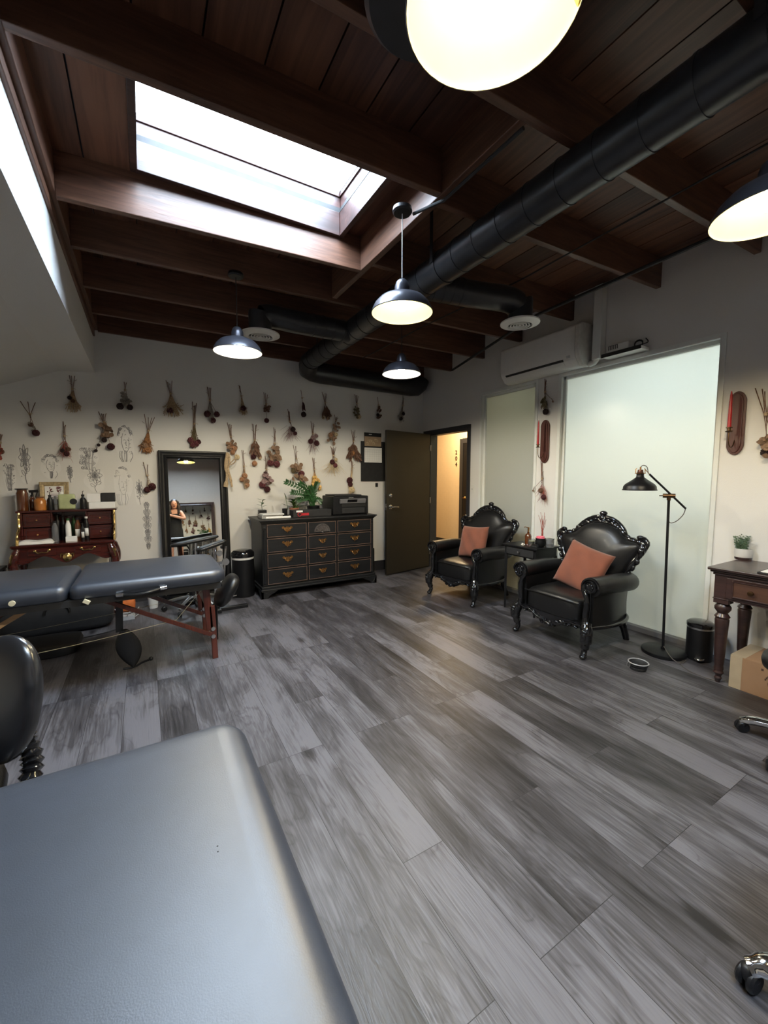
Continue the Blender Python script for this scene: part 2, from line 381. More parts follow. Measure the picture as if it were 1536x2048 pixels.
# ================================================================ THE SETTING
FY = -2.25; XL = -2.7
def zdeck(x): return 3.15+.02*(x+.34)
struct(MB().box(XL-.1, 5.5, FY-.1, 8.0, -.06, 0).build('floor', M['floor'], smooth=False))
DO = (4.25, 5.12, 0, 2.06); W1 = (3.12, 4.03, .03, 2.49); W2 = (1.42, 2.862, .03, 2.49)
w = rect_hole(MB(), 'x', XR, XR+.11, FY-.1, YB+.1, 0, 3.42, [DO, W1, W2]); struct(w.build('wall_right', M['wall'], smooth=False))
struct(MB().box(XL-.1, XR, YB, YB+.1, 0, 3.42).build('wall_back', M['wall'], smooth=False))
struct(MB().box(XL-.1, XR, FY-.1, FY, 0, 3.42).build('wall_front', mat('greige_wall_paint', (.44, .37, .31), .65, var=.02), smooth=False))
struct(MB().box(XL-.1, XL, FY, YB, 0, 1.9).build('wall_left', M['wall'], smooth=False))
# boxed bulkhead and sloping plaster ceiling on the low side
prof = [(-.39, 2.914), (-.39, 2.492), (-.685, 2.478), (-1.15, 2.274), (XL, 1.60), (XL, 1.72), (-1.15, 2.40), (-.69, 2.60), (-.50, 2.62), (-.50, 2.914)]
mb = MB(); Mx = Matrix.Translation((0, FY, 0)); mb.prism(prof, YB-FY, Mx)
struct(mb.build('ceiling_slope', M['wall'], smooth=False))
# roof deck: separate boards with open joints, cut round the skylight
SX0, SX1, SY0, SY1 = .034, 1.300, 2.04, 2.835
mb = MB(); bw = .245; x = -.455
while x < XR+.12:
    xa, xb = x+.004, min(x+bw-.004, XR+.13)
    segs = [(FY, YB)]
    if xa < SX1 and xb > SX0:
        segs = [(FY, -1.18), (-.22, SY0), (SY1, YB)]
        if xa < SX0-.01:
            mb.add([(xa, SY0, zdeck(xa)), (SX0, SY0, zdeck(SX0)), (SX0, SY1, zdeck(SX0)), (xa, SY1, zdeck(xa)), (xa, SY0, 3.19), (SX0, SY0, 3.2), (SX0, SY1, 3.2), (xa, SY1, 3.19)], [(0, 1, 2, 3), (7, 6, 5, 4), (0, 4, 5, 1), (1, 5, 6, 2), (2, 6, 7, 3), (3, 7, 4, 0)])
        if xb > SX1+.01:
            mb.add([(SX1, SY0, zdeck(SX1)), (xb, SY0, zdeck(xb)), (xb, SY1, zdeck(xb)), (SX1, SY1, zdeck(SX1)), (SX1, SY0, 3.23), (xb, SY0, 3.23), (xb, SY1, 3.23), (SX1, SY1, 3.23)], [(0, 1, 2, 3), (7, 6, 5, 4), (0, 4, 5, 1), (1, 5, 6, 2), (2, 6, 7, 3), (3, 7, 4, 0)])
    if xa > SX1-.2 or xa < SX0: segs = [(a_, b_) for a_, b_ in segs]
    for ya, yb in segs:
        za, zb = zdeck(xa), zdeck(xb)
        mb.add([(xa, ya, za), (xb, ya, zb), (xb, yb, zb), (xa, yb, za), (xa, ya, za+.03), (xb, ya, zb+.03), (xb, yb, zb+.03), (xa, yb, za+.03)], [(0, 1, 2, 3), (7, 6, 5, 4), (0, 4, 5, 1), (1, 5, 6, 2), (2, 6, 7, 3), (3, 7, 4, 0)])
    x += bw
struct(mb.build('ceiling', M['deck'], smooth=False))
mb = MB(); rect = [(SX0, SX1, SY0, SY1)]
for a in ((-.6, XR+.15, -.22, SY0), (-.6, XR+.15, FY, -1.18), (-.6, .004, -1.18, -.22), (1.33, XR+.15, -1.18, -.22), (-.6, XR+.15, SY1, YB+.1), (-.6, SX0, SY0, SY1), (SX1, XR+.15, SY0, SY1)):
    mb.box(a[0], a[1], a[2], a[3], 3.29, 3.33)
struct(mb.build('roof_slab', M['matte'], smooth=False))
# roof joists: (x0,y0,zbottom)-(x1,y1,zbottom), tops at the deck
def joist(p, q, t=.042, m='beam', name='ceiling_beam'):
    (x0, y0, z0), (x1, y1, z1) = p, q
    d = Vector((x1-x0, y1-y0, 0)).normalized(); n = Vector((-d.y, d.x, 0))*t/2
    vs = []
    for (x, y, z) in (p, q):
        for s_ in (-1, 1):
            vs += [(x+n.x*s_, y+n.y*s_, z), (x+n.x*s_, y+n.y*s_, zdeck(x)+.002)]
    mb = MB().add(vs, [(0, 1, 3, 2), (4, 6, 7, 5), (0, 4, 5, 1), (2, 3, 7, 6), (0, 2, 6, 4), (1, 5, 7, 3)])
    return struct(mb.build(name, M[m], smooth=False, bevel=.004))
XE = XR-.002
for y0, z0, y1, z1 in ((.66, 2.915, .62, 2.985), (1.345, 2.915, 1.255, 2.985), (3.461, 2.914, 3.369, 2.963), (4.11, 2.914, 3.968, 2.918), (4.717, 2.914, 4.607, 2.902), (-.0, 2.914, 0, 2.985), (-1.9, 2.914, -1.9, 2.985), (5.285, 2.914, 5.285, 2.905)):
    joist((-.345, y0+.02, z0), (XE, y1+.02, z1))
joist((-.345, 1.945, 2.914), (1.475, 1.906, 2.951))
joist((-.345, 2.930, 2.914), (1.475, 2.872, 2.951))
joist((1.52, 1.97, 2.951), (XE, 1.925, 2.997)); joist((1.52, 2.74, 2.951), (XE, 2.735, 2.99))
joist((1.497, 1.345, 2.95), (1.497, 3.40, 2.95), t=.045, m='beamy')
struct(MB().box(-.385, -.345, FY, YB, 2.93, 3.15).build('trim_1', M['beamy'], smooth=False, bevel=.004))
struct(MB().box(-.40, -.372, FY, YB, 2.865, 2.93).build('trim_2', M['beamy'], smooth=False, bevel=.003))
# skylight: stepped timber curb and bright glazing
s0, s1 = zdeck(.6)-.012, 3.30
def ring(mb, x0, x1, y0, y1, z0, z1, t):
    mb.box(x0-t, x0, y0-t, y1+t, z0, z1); mb.box(x1, x1+t, y0-t, y1+t, z0, z1)
    mb.box(x0, x1, y0-t, y0, z0, z1); mb.box(x0, x1, y1, y1+t, z0, z1)
mb = MB(); ring(mb, SX0+.008, SX1-.008, SY0+.008, SY1-.008, 3.135, 3.293, .034); ring(mb, SX0-.004, SX1+.004, SY0-.004, SY1+.004, 3.293, 3.45, .03)
ring(mb, SX0+.006, SX1-.006, SY0+.006, SY1-.006, 3.40, 3.425, .03)
sky = struct(mb.build('window_3', M['shaft'], smooth=False, bevel=.003))
mb = MB(); mb.box(SX0-.012, SX1+.012, SY0-.012, SY1+.012, 3.452, 3.470)
M['sky'] = emit('bright_skylight_glazing', (.66, .82, 1.0), SKY)
mb.build('glazing', M['sky'], sky, smooth=False)
# a second skylight behind the camera
KX0, KX1, KY0, KY1 = .034, 1.30, -1.15, -.25
mb = MB(); ring(mb, KX0, KX1, KY0, KY1, 3.10, 3.45, .03)
sky2 = struct(mb.build('window_4', M['shaft'], smooth=False, bevel=.003))
MB().box(KX0-.012, KX1+.012, KY0-.012, KY1+.012, 3.452, 3.470).build('glazing', M['sky'], sky2, smooth=False)
# frosted windows in the right wall
def window(nm, y0, y1, z0, z1):
    mb = MB(); x0, x1 = XR-.012, XR+.06; t = .035
    mb.box(x0, x1, y0, y0+t, z0, z1); mb.box(x0, x1, y1-t, y1, z0, z1); mb.box(x0, x1, y0+t, y1-t, z1-t, z1)
    mb.box(XR+.03, XR+.075, y0+t, y1-t, z1-t-.03, z1-t); mb.box(XR+.03, XR+.075, y1-t-.03, y1-t, z0, z1-t)
    o = struct(mb.build(nm, M['trim'], smooth=False, bevel=.003))
    MB().box(XR+.050, XR+.058, y0+t, y1-t-.03, z0+.012, z1-t-.03).build('pane', M['frost'], o, smooth=False)
    MB().box(XR-.01, XR+.07, y0, y1, .0, z0+.012).build('bottom_track', M['grey'], o, smooth=False)
    return o
window('window_1', *W1); window('window_2', *W2)
# door frame, door leaf, baseboards
mb = MB(); t = .058
for x0, x1 in ((XR-.018, XR+.0),): 
    mb.box(x0, x1, DO[0]-t+.01, DO[0]+.01, 0, DO[3]+t); mb.box(x0, x1, DO[1]-.01, DO[1]+t+.09, 0, DO[3]+t); mb.box(x0, x1, DO[0]+.01, DO[1]-.01, DO[3]-.005, DO[3]+t)
mb.box(XR, XR+.13, DO[0], DO[0]+.018, 0, DO[3]); mb.box(XR, XR+.13, DO[1]-.018, DO[1], 0, DO[3]); mb.box(XR, XR+.13, DO[0], DO[1], DO[3]-.018, DO[3])
struct(mb.build('trim_3', M['doorframe'], smooth=False, bevel=.003))
hx, hy = XR-.022, 5.085; ex, ey = 2.932, 4.906
d = Vector((ex-hx, ey-hy, 0)); dl = d.length; d.normalize(); n = Vector((-d.y, d.x, 0))
if n.y < 0: n = -n
def dp(u, v, z): return Vector((hx, hy, 0))+d*u+n*v+Vector((0, 0, z))
mb = MB(); mb.bar(dp(0, .02, 1.037), dp(dl, .02, 1.037), .04, 2.045); door = struct(mb.build('door_1', M['door'], smooth=False, bevel=.003))
u = dl-.065
mb = MB(); mb.lathe([(0, 0), (.032, 0), (.032, .008), (.014, .012), (.012, .045), (0, .045)], dp(u, 0, .985), axis=-n)
mb.tube([dp(u, -.045, .985), dp(u-.02, -.05, .985), dp(u-.12, -.05, .980)], [.011, .010, .007], n=10)
mb.build('door_handle', M['chrome'], door)
mb = MB(); mb.lathe([(0, 0), (.030, 0), (.027, .012), (.018, .016), (0, .018)], dp(u, 0, 1.145), axis=-n); mb.bar(dp(u, -.018, 1.145), dp(u, -.045, 1.142), .006, .022); mb.bar(dp(u, -.035, 1.128), dp(u, -.035, 1.09), .004, .018)
mb.build('deadbolt', M['chrome'], door)
mb = MB(); mb.bar(dp(dl+.001, .02, .94), dp(dl+.001, .02, 1.03), .003, .026, up=n); mb.tube([dp(dl, .02, .985), dp(dl+.014, .02, .985)], .009, n=8)
mb.build('latch', M['steel'], door)
for z in (.25, 1.05, 1.85):
    MB().tube([dp(-.004, -.006, z-.045), dp(-.004, -.006, z+.045)], .008, n=8).build('hinge', M['steel'], door)
struct(MB().box(XL, 3.80, YB-.014, YB, 0, .145).build('baseboard_back', M['doorframe'], smooth=False, bevel=.003))
struct(MB().box(XR-.012, XR, 4.03, 4.19, 0, .11).build('baseboard_right', M['trim'], smooth=False, bevel=.003))
# hallway beyond the door and the lit room beyond the frosted glass
HX = 5.45
struct(MB().box(HX, HX+.1, -.5, 8.0, 0, 2.7).build('wall_hall', M['beige'], smooth=False))
struct(MB().box(XR+.11, HX, 8.0, 8.1, 0, 2.7).build('wall_hall_end', M['beige'], smooth=False))
struct(MB().box(XR+.11, HX, -.6, -.5, 0, 2.7).build('wall_hall_near', M['wall'], smooth=False))
struct(MB().box(XR+.11, HX+.1, 2.94, 3.0, 0, 2.7).build('wall_light_blocker', M['wall'], smooth=False))  # unseen partition, added to keep the glass room's light off the small window
struct(MB().box(XR+.11, HX+.1, -.6, 8.1, 2.7, 2.8).build('ceiling_hall', M['wall'], smooth=False))
struct(MB().box(XR, XR+.11, YB+.1, 8.0, 0, 2.7).build('wall_hall_left', M['beige'], smooth=False))
struct(MB().box(HX-.012, HX, 4.4, 8.0, 0, .11).build('baseboard_hall', M['doorframe'], smooth=False))
mb = MB(); hy0 = atx(921, 900, HX).y
mb.box(HX-.02, HX, hy0-.09, hy0, 0, 2.16); mb.box(HX-.02, HX, hy0-1.05, hy0-.96, 0, 2.16); mb.box(HX-.02, HX, hy0-.96, hy0-.09, 2.07, 2.16)
hd = struct(mb.build('door_2', M['doorframe'], smooth=False, bevel=.003))
MB().box(HX-.012, HX-.002, hy0-.96, hy0-.09, 0, 2.07).build('door_leaf', M['black'], hd, smooth=False)
mb = MB(); p = Vector((HX-.012, hy0-.16, 1.0)); mb.lathe([(0, 0), (.03, 0), (.025, .01), (.01, .02), (.01, .05), (0, .05)], p, axis=(-1, 0, 0)); mb.tube([p+Vector((-.05, 0, 0)), p+Vector((-.05, -.11, -.01))], [.01, .007])
mb.build('door_handle', M['brass'], hd)
rn = thing('room_number', 'brass room number 204 stacked down the beige hallway wall', 'sign', (HX-.004, hy0+.09, 1.62))
for ch, py in (('2', 905), ('0', 917), ('4', 929)):
    cu = bpy.data.curves.new('digit', 'FONT'); cu.body = ch; cu.size = .115; cu.extrude = .004; cu.align_x = 'CENTER'; cu.align_y = 'CENTER'
    pz = atx(913, py, HX)
    cu.materials.append(M['ink']); o = font_mesh('digit', cu)
    o.parent = rn; o.location = ROOTM[rn.name].inverted() @ Vector((HX-.006, pz.y, pz.z)); o.rotation_euler = (R(90), 0, R(-90))
# ---------------------------------------------------------------- lights
def area(name, loc, size, power, col, rot=(0, 0, 0), sy=None):
    l = bpy.data.lights.new(name, 'AREA'); l.energy = power; l.color = col; l.shape = 'RECTANGLE'; l.size = size; l.size_y = sy or size
    o = bpy.data.objects.new(name, l); o.location = loc; o.rotation_euler = rot; C.objects.link(o); return o
area('hall_ceiling_lamp', (4.9, 5.9, 2.66), .5, HALLW, (1, .74, .42))
area('glass_room_lamp', (4.75, 1.7, 2.66), .8, ROOMW, (.86, .97, 1.0), sy=1.6)
area('hall_side_lamp', (4.6, 3.55, 2.66), .3, SIDEW, (.95, 1, .72))
W = bpy.data.worlds.new('world'); bpy.context.scene.world = W; W.use_nodes = True
bg = W.node_tree.nodes['Background']; bg.inputs[0].default_value = (.6, .75, 1, 1); bg.inputs[1].default_value = .5
# ---------------------------------------------------------------- camera
cd = bpy.data.cameras.new('camera'); cam = bpy.data.objects.new('camera', cd); C.objects.link(cam); bpy.context.scene.camera = cam
cd.sensor_fit = 'HORIZONTAL'; cd.sensor_width = 36; cd.lens = F/1536*36; cd.clip_start = .02
cam.location = (0, 0, H); cam.rotation_euler = (pi/2-PITCH, 0, -YAW)
vs = bpy.context.scene.view_settings; vs.view_transform = 'Standard'; vs.look = 'None'; vs.gamma = 1; vs.use_curve_mapping = False; vs.exposure = EXPO
cy = bpy.context.scene.cycles; cy.max_bounces = 8; cy.diffuse_bounces = 4; cy.glossy_bounces = 4; cy.transmission_bounces = 6; cy.caustics_reflective = False; cy.caustics_refractive = False; cy.sample_clamp_indirect = 6
# ================================================================ CEILING SERVICES
def duct_path(mb, pts, r, seam=.3, n=28):
    mb.tube(pts, r, n=n)
# main spiral duct with its turn along the back wall
t = thing('ventilation_duct', 'long black round spiral duct hung under the joists, turning along the back wall', 'duct', (1.84, 1.8, 2.74))
DX, DZ, DR = 1.845, 2.842, .105
mb = MB(); mb.tube([(DX, FY+.01, DZ), (DX, 5.02, DZ)], DR, n=36)
y = FY+.2; 
while y < 4.9:
    mb.tube([(DX, y, DZ), (DX, y+.012, DZ)], DR+.0035, n=36); y += .19
mb.build('main_run', M['duct'], t); DUCT = t
mb = MB(); pts = [(DX-.015, 5.03, DZ-.03)]+[(DX+.05, 5.12, DZ-.055), (DX+.2, 5.155, DZ-.075), (2.6, 5.165, 2.755), (3.52, 5.165, 2.745)]
mb.tube([(DX, 4.93, DZ-.01), (DX+.005, 5.03, DZ-.04), (DX+.03, 5.10, DZ-.06), (DX+.10, 5.14, DZ-.07), (DX+.22, 5.155, DZ-.08), (3.50, 5.165, 2.745), (3.60, 5.165, 2.755), (3.66, 5.165, 2.80), (3.69, 5.165, 2.87)], [.107, .118, .125, .13, .13, .13, .13, .125, .12], n=30)
mb.build('back_run', M['duct'], t)
for yy in (2.3, 4.4, .6): mb = MB(); mb.box(DX-DR-.012, DX-DR-.009, yy, yy+.03, DZ, 3.18); mb.tube([(DX, yy, DZ), (DX, yy+.03, DZ)], DR+.005, n=32); mb.build('hanger_strap', M['duct'], t)
def diffuser(label, c, start, via, r, R_, stub=.06):
    t = thing('air_diffuser', label, 'air vent', c, group='round ceiling air diffusers')
    mb = MB(); c = Vector(c)
    mb.tube(spline([Vector(start)]+[Vector(v) for v in via]+[c+Vector((0, 0, .17)), c+Vector((0, 0, .10)), c+Vector((0, 0, .02))], 5), r, n=26)
    for k in range(4):
        a = Vector(start).lerp(Vector(via[0]), (k+.7)/5); b = a+(Vector(via[0])-Vector(start)).normalized()*.008
        mb.tube([a, b], r+.004, n=26)
    mb.build('branch_duct', M['duct'], DUCT)
    mb = MB(); mb.lathe([(r*.98, .012), (R_, .006), (R_, -.004), (R_*.62, -.022), (R_*.60, -.012), (R_*.60, .012)], c, n=36)
    for k, q in enumerate((.44, .30, .16)):
        mb.lathe([(R_*q, -.010), (R_*(q+.015), -.020), (R_*(q+.065), -.020), (R_*(q+.05), -.012)], c, n=32)
    mb.lathe([(0, -.01), (R_*.08, -.018), (0, -.02)], c, n=16)
    mb.build('face_ring', M['plastic'], t, ang=60)
    mb = MB(); mb.lathe([(0, -.002), (R_*.61, -.002), (R_*.61, -.006), (0, -.006)], c, n=32); mb.build('vent_throat', M['matte'], t)
    return t
diffuser('white round air diffuser under the black elbow left of the main duct', (.94, 3.74, 2.65), (1.80, 3.76, 2.83), [(1.30, 3.75, 2.82), (1.04, 3.745, 2.825), (.955, 3.742, 2.80)], .098, .165)
diffuser('white round air diffuser near the right wall, beside the wall-mounted air conditioner', (2.695, 2.40, 2.65), (1.90, 2.60, 2.84), [(2.25, 2.50, 2.82), (2.56, 2.425, 2.82), (2.675, 2.405, 2.79)], .096, .155)
p = atz(856, 8, 2.76)
t = thing('duct_drop', 'dark round duct drop coming down from the ceiling behind the nearest pendant lamp', 'duct', p)
MB().lathe([(0, 0), (.17, 0), (.185, .015), (.185, .40), (0, .40)], p, n=40).build('drop_pipe', M['duct'], t)
MB().lathe([(.186, .05), (.190, .055), (.190, .075), (.186, .08)], p, n=40).build('collar', M['duct'], t)
# pendant lamps
LZ = 2.37
def pendant(label, px, py, warm, power, top=None, hot=False, cordm=False, cream=True):
    c = atz(px, py, LZ)
    t = thing('pendant_lamp', label, 'pendant lamp', c, group='dome pendant lamps')
    zt = top or 2.95
    outp = [(.180, 0), (.182, .004), (.176, .022), (.160, .052), (.130, .082), (.090, .100), (.055, .108), (.046, .112), (.044, .150), (.036, .176), (.022, .190), (0, .193)]
    mb = MB(); mb.open_lathe(outp, c, n=44); mb.build('lamp_shade', M['shadeout'], t, solid=0)
    mb = MB(); mb.open_lathe([(.179, .001), (.172, .022), (.156, .049), (.127, .078), (.088, .096), (.053, .104), (0, .106)], c, n=44); mb.build('shade_lining', M['shadein'] if cream else M['shadewhite'], t)  # cream picks the lining with the glow in its colour
    mb = MB(); mb.tube([c+Vector((0, 0, .19)), Vector((c.x, c.y, zt))], .0035, n=6); mb.build('cord', M['ltgrey'] if cordm else M['matte'], t)
    mb = MB(); mb.lathe([(0, 0), (.055, 0), (.058, -.02), (.05, -.03), (0, -.032)], (c.x, c.y, zt+.01), n=24); mb.build('ceiling_canopy', M['black'], t)
    mb = MB(); mb.lathe([(0, .014), (.020, .018), (.031, .035), (.031, .05), (.018, .078), (.014, .10), (0, .10)], c, n=18)
    mb.build('light_bulb', BULB if cream else BULBW, t)
    a = R(235 if not hot else -35)
    mb = MB()
    st = [Vector((cos(a+s_)*r, sin(a+s_)*r, z)) for r, z in ((.1755, .004), (.163, .030)) for s_ in (-.07, .07)]
    mb.add([c+v*Vector((1, 1, 1)) if False else c+v for v in st], [(0, 1, 3, 2)]); mb.build('warning_sticker', M['yellowlab'], t, smooth=False, solid=.0008)
    l = bpy.data.lights.new('bulb_light', 'SPOT'); l.energy = power; l.color = warm; l.shadow_soft_size = .035; l.spot_size = R(172); l.spot_blend = .3
    o = bpy.data.objects.new('bulb_light', l); C.objects.link(o); o.parent = t; o.location = (0, 0, .030)
    return t
BULB = emit('warm_bulb_glass', (1, .88, .60), 45)
BULBW = emit('white_bulb_glass', (1, .93, .78), 45)
WC = (1, .80, .47)
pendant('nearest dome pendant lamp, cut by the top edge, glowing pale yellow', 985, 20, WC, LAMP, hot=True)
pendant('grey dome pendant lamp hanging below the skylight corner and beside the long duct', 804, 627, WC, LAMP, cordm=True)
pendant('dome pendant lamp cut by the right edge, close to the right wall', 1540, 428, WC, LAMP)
pendant('dome pendant lamp under the white diffuser towards the back wall', 476, 705, (1, .90, .70), LAMP, cream=False)
pendant('smallest dome pendant lamp, in front of the duct along the back wall', 803, 749, (1, .90, .70), LAMP, cream=False)
# conduits and cables
c2 = atz(804, 627, LZ)
mb = MB(); mb.tube([(1.505, 1.35, 2.93), (1.505, 1.9, 2.935), (1.42, 2.08, 2.93)], .009, n=8); tag(mb.build('conduit', M['matte']), 'thin dark metal conduit along the underside of the skylight header, ending at a pendant', 'conduit')
mb = MB(); mb.tube([atz(1480, 448, 2.86), atz(1438, 469, 2.86), atz(1074, 630, 2.86), atx(905, 740, 3.60)], .014, n=8); tag(mb.build('conduit', M['matte']), 'thick black pipe slung under the joists past the air conditioner', 'conduit')
mb = MB(); mb.tube([atz(1536, 287, 2.93), atz(1041, 560, 2.93), (2.50, 3.5, 2.92), (2.45, 4.7, 2.90)], .006, n=6); tag(mb.build('cable', M['matte']), 'thin black cable running under the joists right of the long duct', 'cable')
# split air conditioner
t = thing('air_conditioner', 'white wall-mounted split air conditioner above the two frosted windows', 'air conditioner', (3.73, 3.0, 2.48))
pr = [(XR, 2.868), (3.64, 2.868), (3.622, 2.85), (3.618, 2.62), (3.635, 2.56), (3.69, 2.495), (3.75, 2.478), (XR, 2.49)]
def side(mb, prf, y0, y1):
    n = len(prf); return mb.add([(x, y0, z) for x, z in prf]+[(x, y1, z) for x, z in prf], [tuple(range(n)), tuple(range(2*n-1, n-1, -1))]+[(i, (i+1) % n, (i+1) % n+n, i+n) for i in range(n)])
mb = side(MB(), pr, 2.54, 3.50); mb.build('body', M['plastic'], t, bevel=.012, seg=3)
mb = side(MB(), [(XR, 2.875), (3.64, 2.875), (3.612, 2.85), (3.608, 2.62), (3.63, 2.55), (3.69, 2.485), (3.75, 2.47), (XR, 2.48)], 2.49, 2.545); mb.build('end_cap', mat('beige_plastic', (.55, .54, .50), .4), t, bevel=.01)
mb = MB(); mb.bar((3.636, 2.68, 2.553), (3.636, 3.42, 2.553), .02, .010, up=(1, 0, 1)); mb.build('outlet_slot', M['inkblack'], t, smooth=False)
mb = MB(); mb.bar((3.655, 2.68, 2.528), (3.655, 3.42, 2.528), .040, .007, up=(1, 0, .9)); mb.build('louver', M['plastic'], t, smooth=False, bevel=.002)
mb = MB(); mb.box(3.629, 3.632, 2.585, 2.635, 2.565, 2.60) if False else mb.bar((3.630, 2.60, 2.575), (3.630, 2.64, 2.575), .025, .002, up=(1, 0, .3)); mb.build('display_label', M['ltgrey'], t, smooth=False)
mb = MB(); mb.box(XR-.085, XR, 2.37, 2.455, 2.52, 3.2); mb.tube([(XR-.045, 2.41, 2.55), (XR-.05, 2.45, 2.50), (XR-.06, 2.5, 2.49)], .03, n=12); 
tag(mb.build('pipe_cover', M['trim'], bevel=.008), 'white vertical channel cover running from the air conditioner up to the joists', 'pipe cover')
t = thing('wall_shelf', 'small dark-edged floating shelf just above the large frosted window', 'shelf', (3.76, 2.15, 2.49))
MB().box(3.70, XR, 1.975, 2.32, 2.500, 2.528).build('board', M['plastic'], t, smooth=False, bevel=.003)
MB().box(3.693, 3.70, 1.972, 2.322, 2.498, 2.530).build('front_edge', M['inkblack'], t, smooth=False)
t = thing('power_adapter', 'white slotted control box standing on the small high shelf', 'control box', (3.76, 2.2, 2.528))
MB().box(3.715, 3.80, 2.09, 2.285, 2.528, 2.60).build('case', M['plastic'], t, smooth=False, bevel=.006)
mb = MB()
for k in range(6): y = 2.27-k*.016; mb.box(3.713, 3.716, y-.006, y, 2.555, 2.59)
mb.box(3.713, 3.7145, 2.184, 2.27, 2.588, 2.592); mb.build('vent_grille', M['inkblack'], t, smooth=False)
mb = MB(); mb.tube([Vector((3.765, 2.03+.035*cos(a*.5), 2.56+.028*sin(a*.5)+.006*sin(a*.13))) for a in range(40)], .004, n=6); mb.tube(spline([(3.765, 2.06, 2.545), (3.74, 2.0, 2.54), (3.78, 1.96, 2.56), (3.79, 1.985, 2.60)]), .004, n=6)
tag(mb.build('cable_coil', M['matte']), 'coiled black cable at the near end of the small high shelf', 'cable')
# ================================================================ MASSAGE TABLES
def cushion(mb, x0, x1, y0, y1, z0, z1, rc, rv, n=8, zr=5, bulge=None, rcs=None):
    """padded slab with rounded corners in plan (rc) and a rounded edge (rv)"""
    rings = []
    def plan(off):
        out = []
        for qi, (cx, cy, a0) in enumerate(((x1, y1, 0), (x0, y1, 90), (x0, y0, 180), (x1, y0, 270))):
            r0 = (rcs[qi] if rcs else rc)
            ccx = cx-r0 if cx == x1 else cx+r0; ccy = cy-r0 if cy == y1 else cy+r0
            for i in range(n+1):
                a = R(a0+90*i/n); rr = max(.001, r0-off); out.append((ccx+cos(a)*rr, ccy+sin(a)*rr))
        if bulge: out = [bulge(px, py) for px, py in out]
        return out
    lv = [(rv*.35, z0)]+[(0, z0+.012)]+[(0, z1-rv)]+[(rv*(1-cos(R(90*i/zr))), z1-rv+rv*sin(R(90*i/zr))) for i in range(1, zr+1)]
    for k in (rv+.03, ): lv.append((min(rc*.9, k+.02), z1+.002))
    pl = [plan(o) for o, z in lv]; m = len(pl[0])
    vs = [(x, y, lv[k][1]) for k in range(len(lv)) for x, y in pl[k]]
    fs = [(k*m+j, k*m+(j+1) % m, (k+1)*m+(j+1) % m, (k+1)*m+j) for k in range(len(lv)-1) for j in range(m)]
    fs += [tuple(range(m-1, -1, -1)), tuple(range((len(lv)-1)*m, len(lv)*m))]
    return mb.add(vs, fs)
t = thing('massage_table', 'black portable massage table with cherry wood legs and cords, standing crosswise before the desk', 'massage table', (-.5, 3.53, 0))
TY0, TY1, TZ = 3.14, 3.93, .725
cushion(MB(), -.435, .50, TY0, TY1, .628, TZ, .09, .045, rcs=(.11, .05, .05, .11)).build('table_pad', M['vinyl'], t, ang=60)
cushion(MB(), -1.40, -.445, TY0, TY1, .628, TZ, .09, .045, rcs=(.05, .11, .11, .05)).build('table_pad', M['vinyl'], t, ang=60)
mb = MB(); ring(mb, -1.36, -.46, TY0+.04, TY1-.04, .585, .628, .02); mb.build('under_frame', M['matte'], t, smooth=False)
mb = MB(); ring(mb, -.42, .44, TY0+.04, TY1-.04, .585, .628, .02); mb.build('under_frame', M['matte'], t, smooth=False)
lx, ly0, ly1 = .405, 3.31, 3.86
for y in (ly0, ly1):
    mb = MB(); mb.bar((lx-.035, y+.0, .61), (lx-.012, y, .23), .026, .05, up=(1, 0, 0)); mb.bar((lx+.004, y, .42), (lx+.018, y, .0), .026, .042, up=(1, 0, 0)); mb.build('leg', M['cherry'], t, smooth=False, bevel=.004)
    for z in (.18, .24): mb = MB(); mb.lathe([(0, 0), (.017, 0), (.015, .008), (0, .010)], (lx+.008, y-.013, z), axis=(0, -1, 0), n=14); mb.build('leg_knob', M['steel'], t)
    mb = MB(); mb.bar((lx-.008, y-.018, .20), (-.33, y-.018, .605), .018, .030, up=(0, 0, 1)); mb.build('brace', M['cherry'], t, smooth=False, bevel=.003)
mb = MB(); mb.bar((lx-.03, ly0, .47), (lx-.03, ly1, .47), .02, .12); mb.build('leg_crosspiece', M['cherry'], t, smooth=False, bevel=.003)
for y in (ly0, ly1):
    mb = MB(); mb.bar((-1.30, y, .60), (-1.33, y, 0), .026, .048, up=(1, 0, 0)); mb.build('leg', M['cherry'], t, smooth=False, bevel=.004)
    mb = MB(); mb.bar((-1.28, y-.02, .20), (-.62, y-.02, .60), .018, .030); mb.build('brace', M['tanwood'] if y == ly0 else M['cherry'], t, smooth=False, bevel=.003)
for y, z0 in ((3.30, .335), (3.85, .34)):
    pts = [(-1.30, y, .24), (-.45, y, z0-.045), (.0, y, .335), (.17, y, .355)]
    MB().tube(spline(pts, 6), .0017, n=6).build('tension_cord', M['rope'], t)
MB().tube([(.38, 3.29, .60), (.17, 3.30, .36)], .0017, n=6).build('tension_cord', M['rope'], t)
MB().tube([(.22, 3.84, .60), (.12, 3.85, .40)], .0017, n=6).build('tension_cord', M['rope'], t)
mb = MB(); mb.tube(spline([(-.165, 3.135, .632), (-.08, 3.108, .628), (.0, 3.105, .636), (.075, 3.13, .645)], 6), .010, n=8)
h = mb.build('carry_handle', M['leather'], t)
for q in (((-.185, 3.135, .634), (-.145, 3.125, .634)), ((.065, 3.128, .645), (.105, 3.135, .647))): MB().tube(q, .014, n=10).build('handle_clasp', M['chrome'], h)
mb = MB(); mb.bar((-.36, 3.135, .625), (-.33, 3.135, .605), .02, .022); mb.build('strap_button', M['rope'], t)
MB().lathe([(0, 0), (.016, 0), (.016, .012), (0, .014)], (-.70, 3.14, .66), axis=(0, -1, 0), n=14).build('strap_button', M['rope'], t)

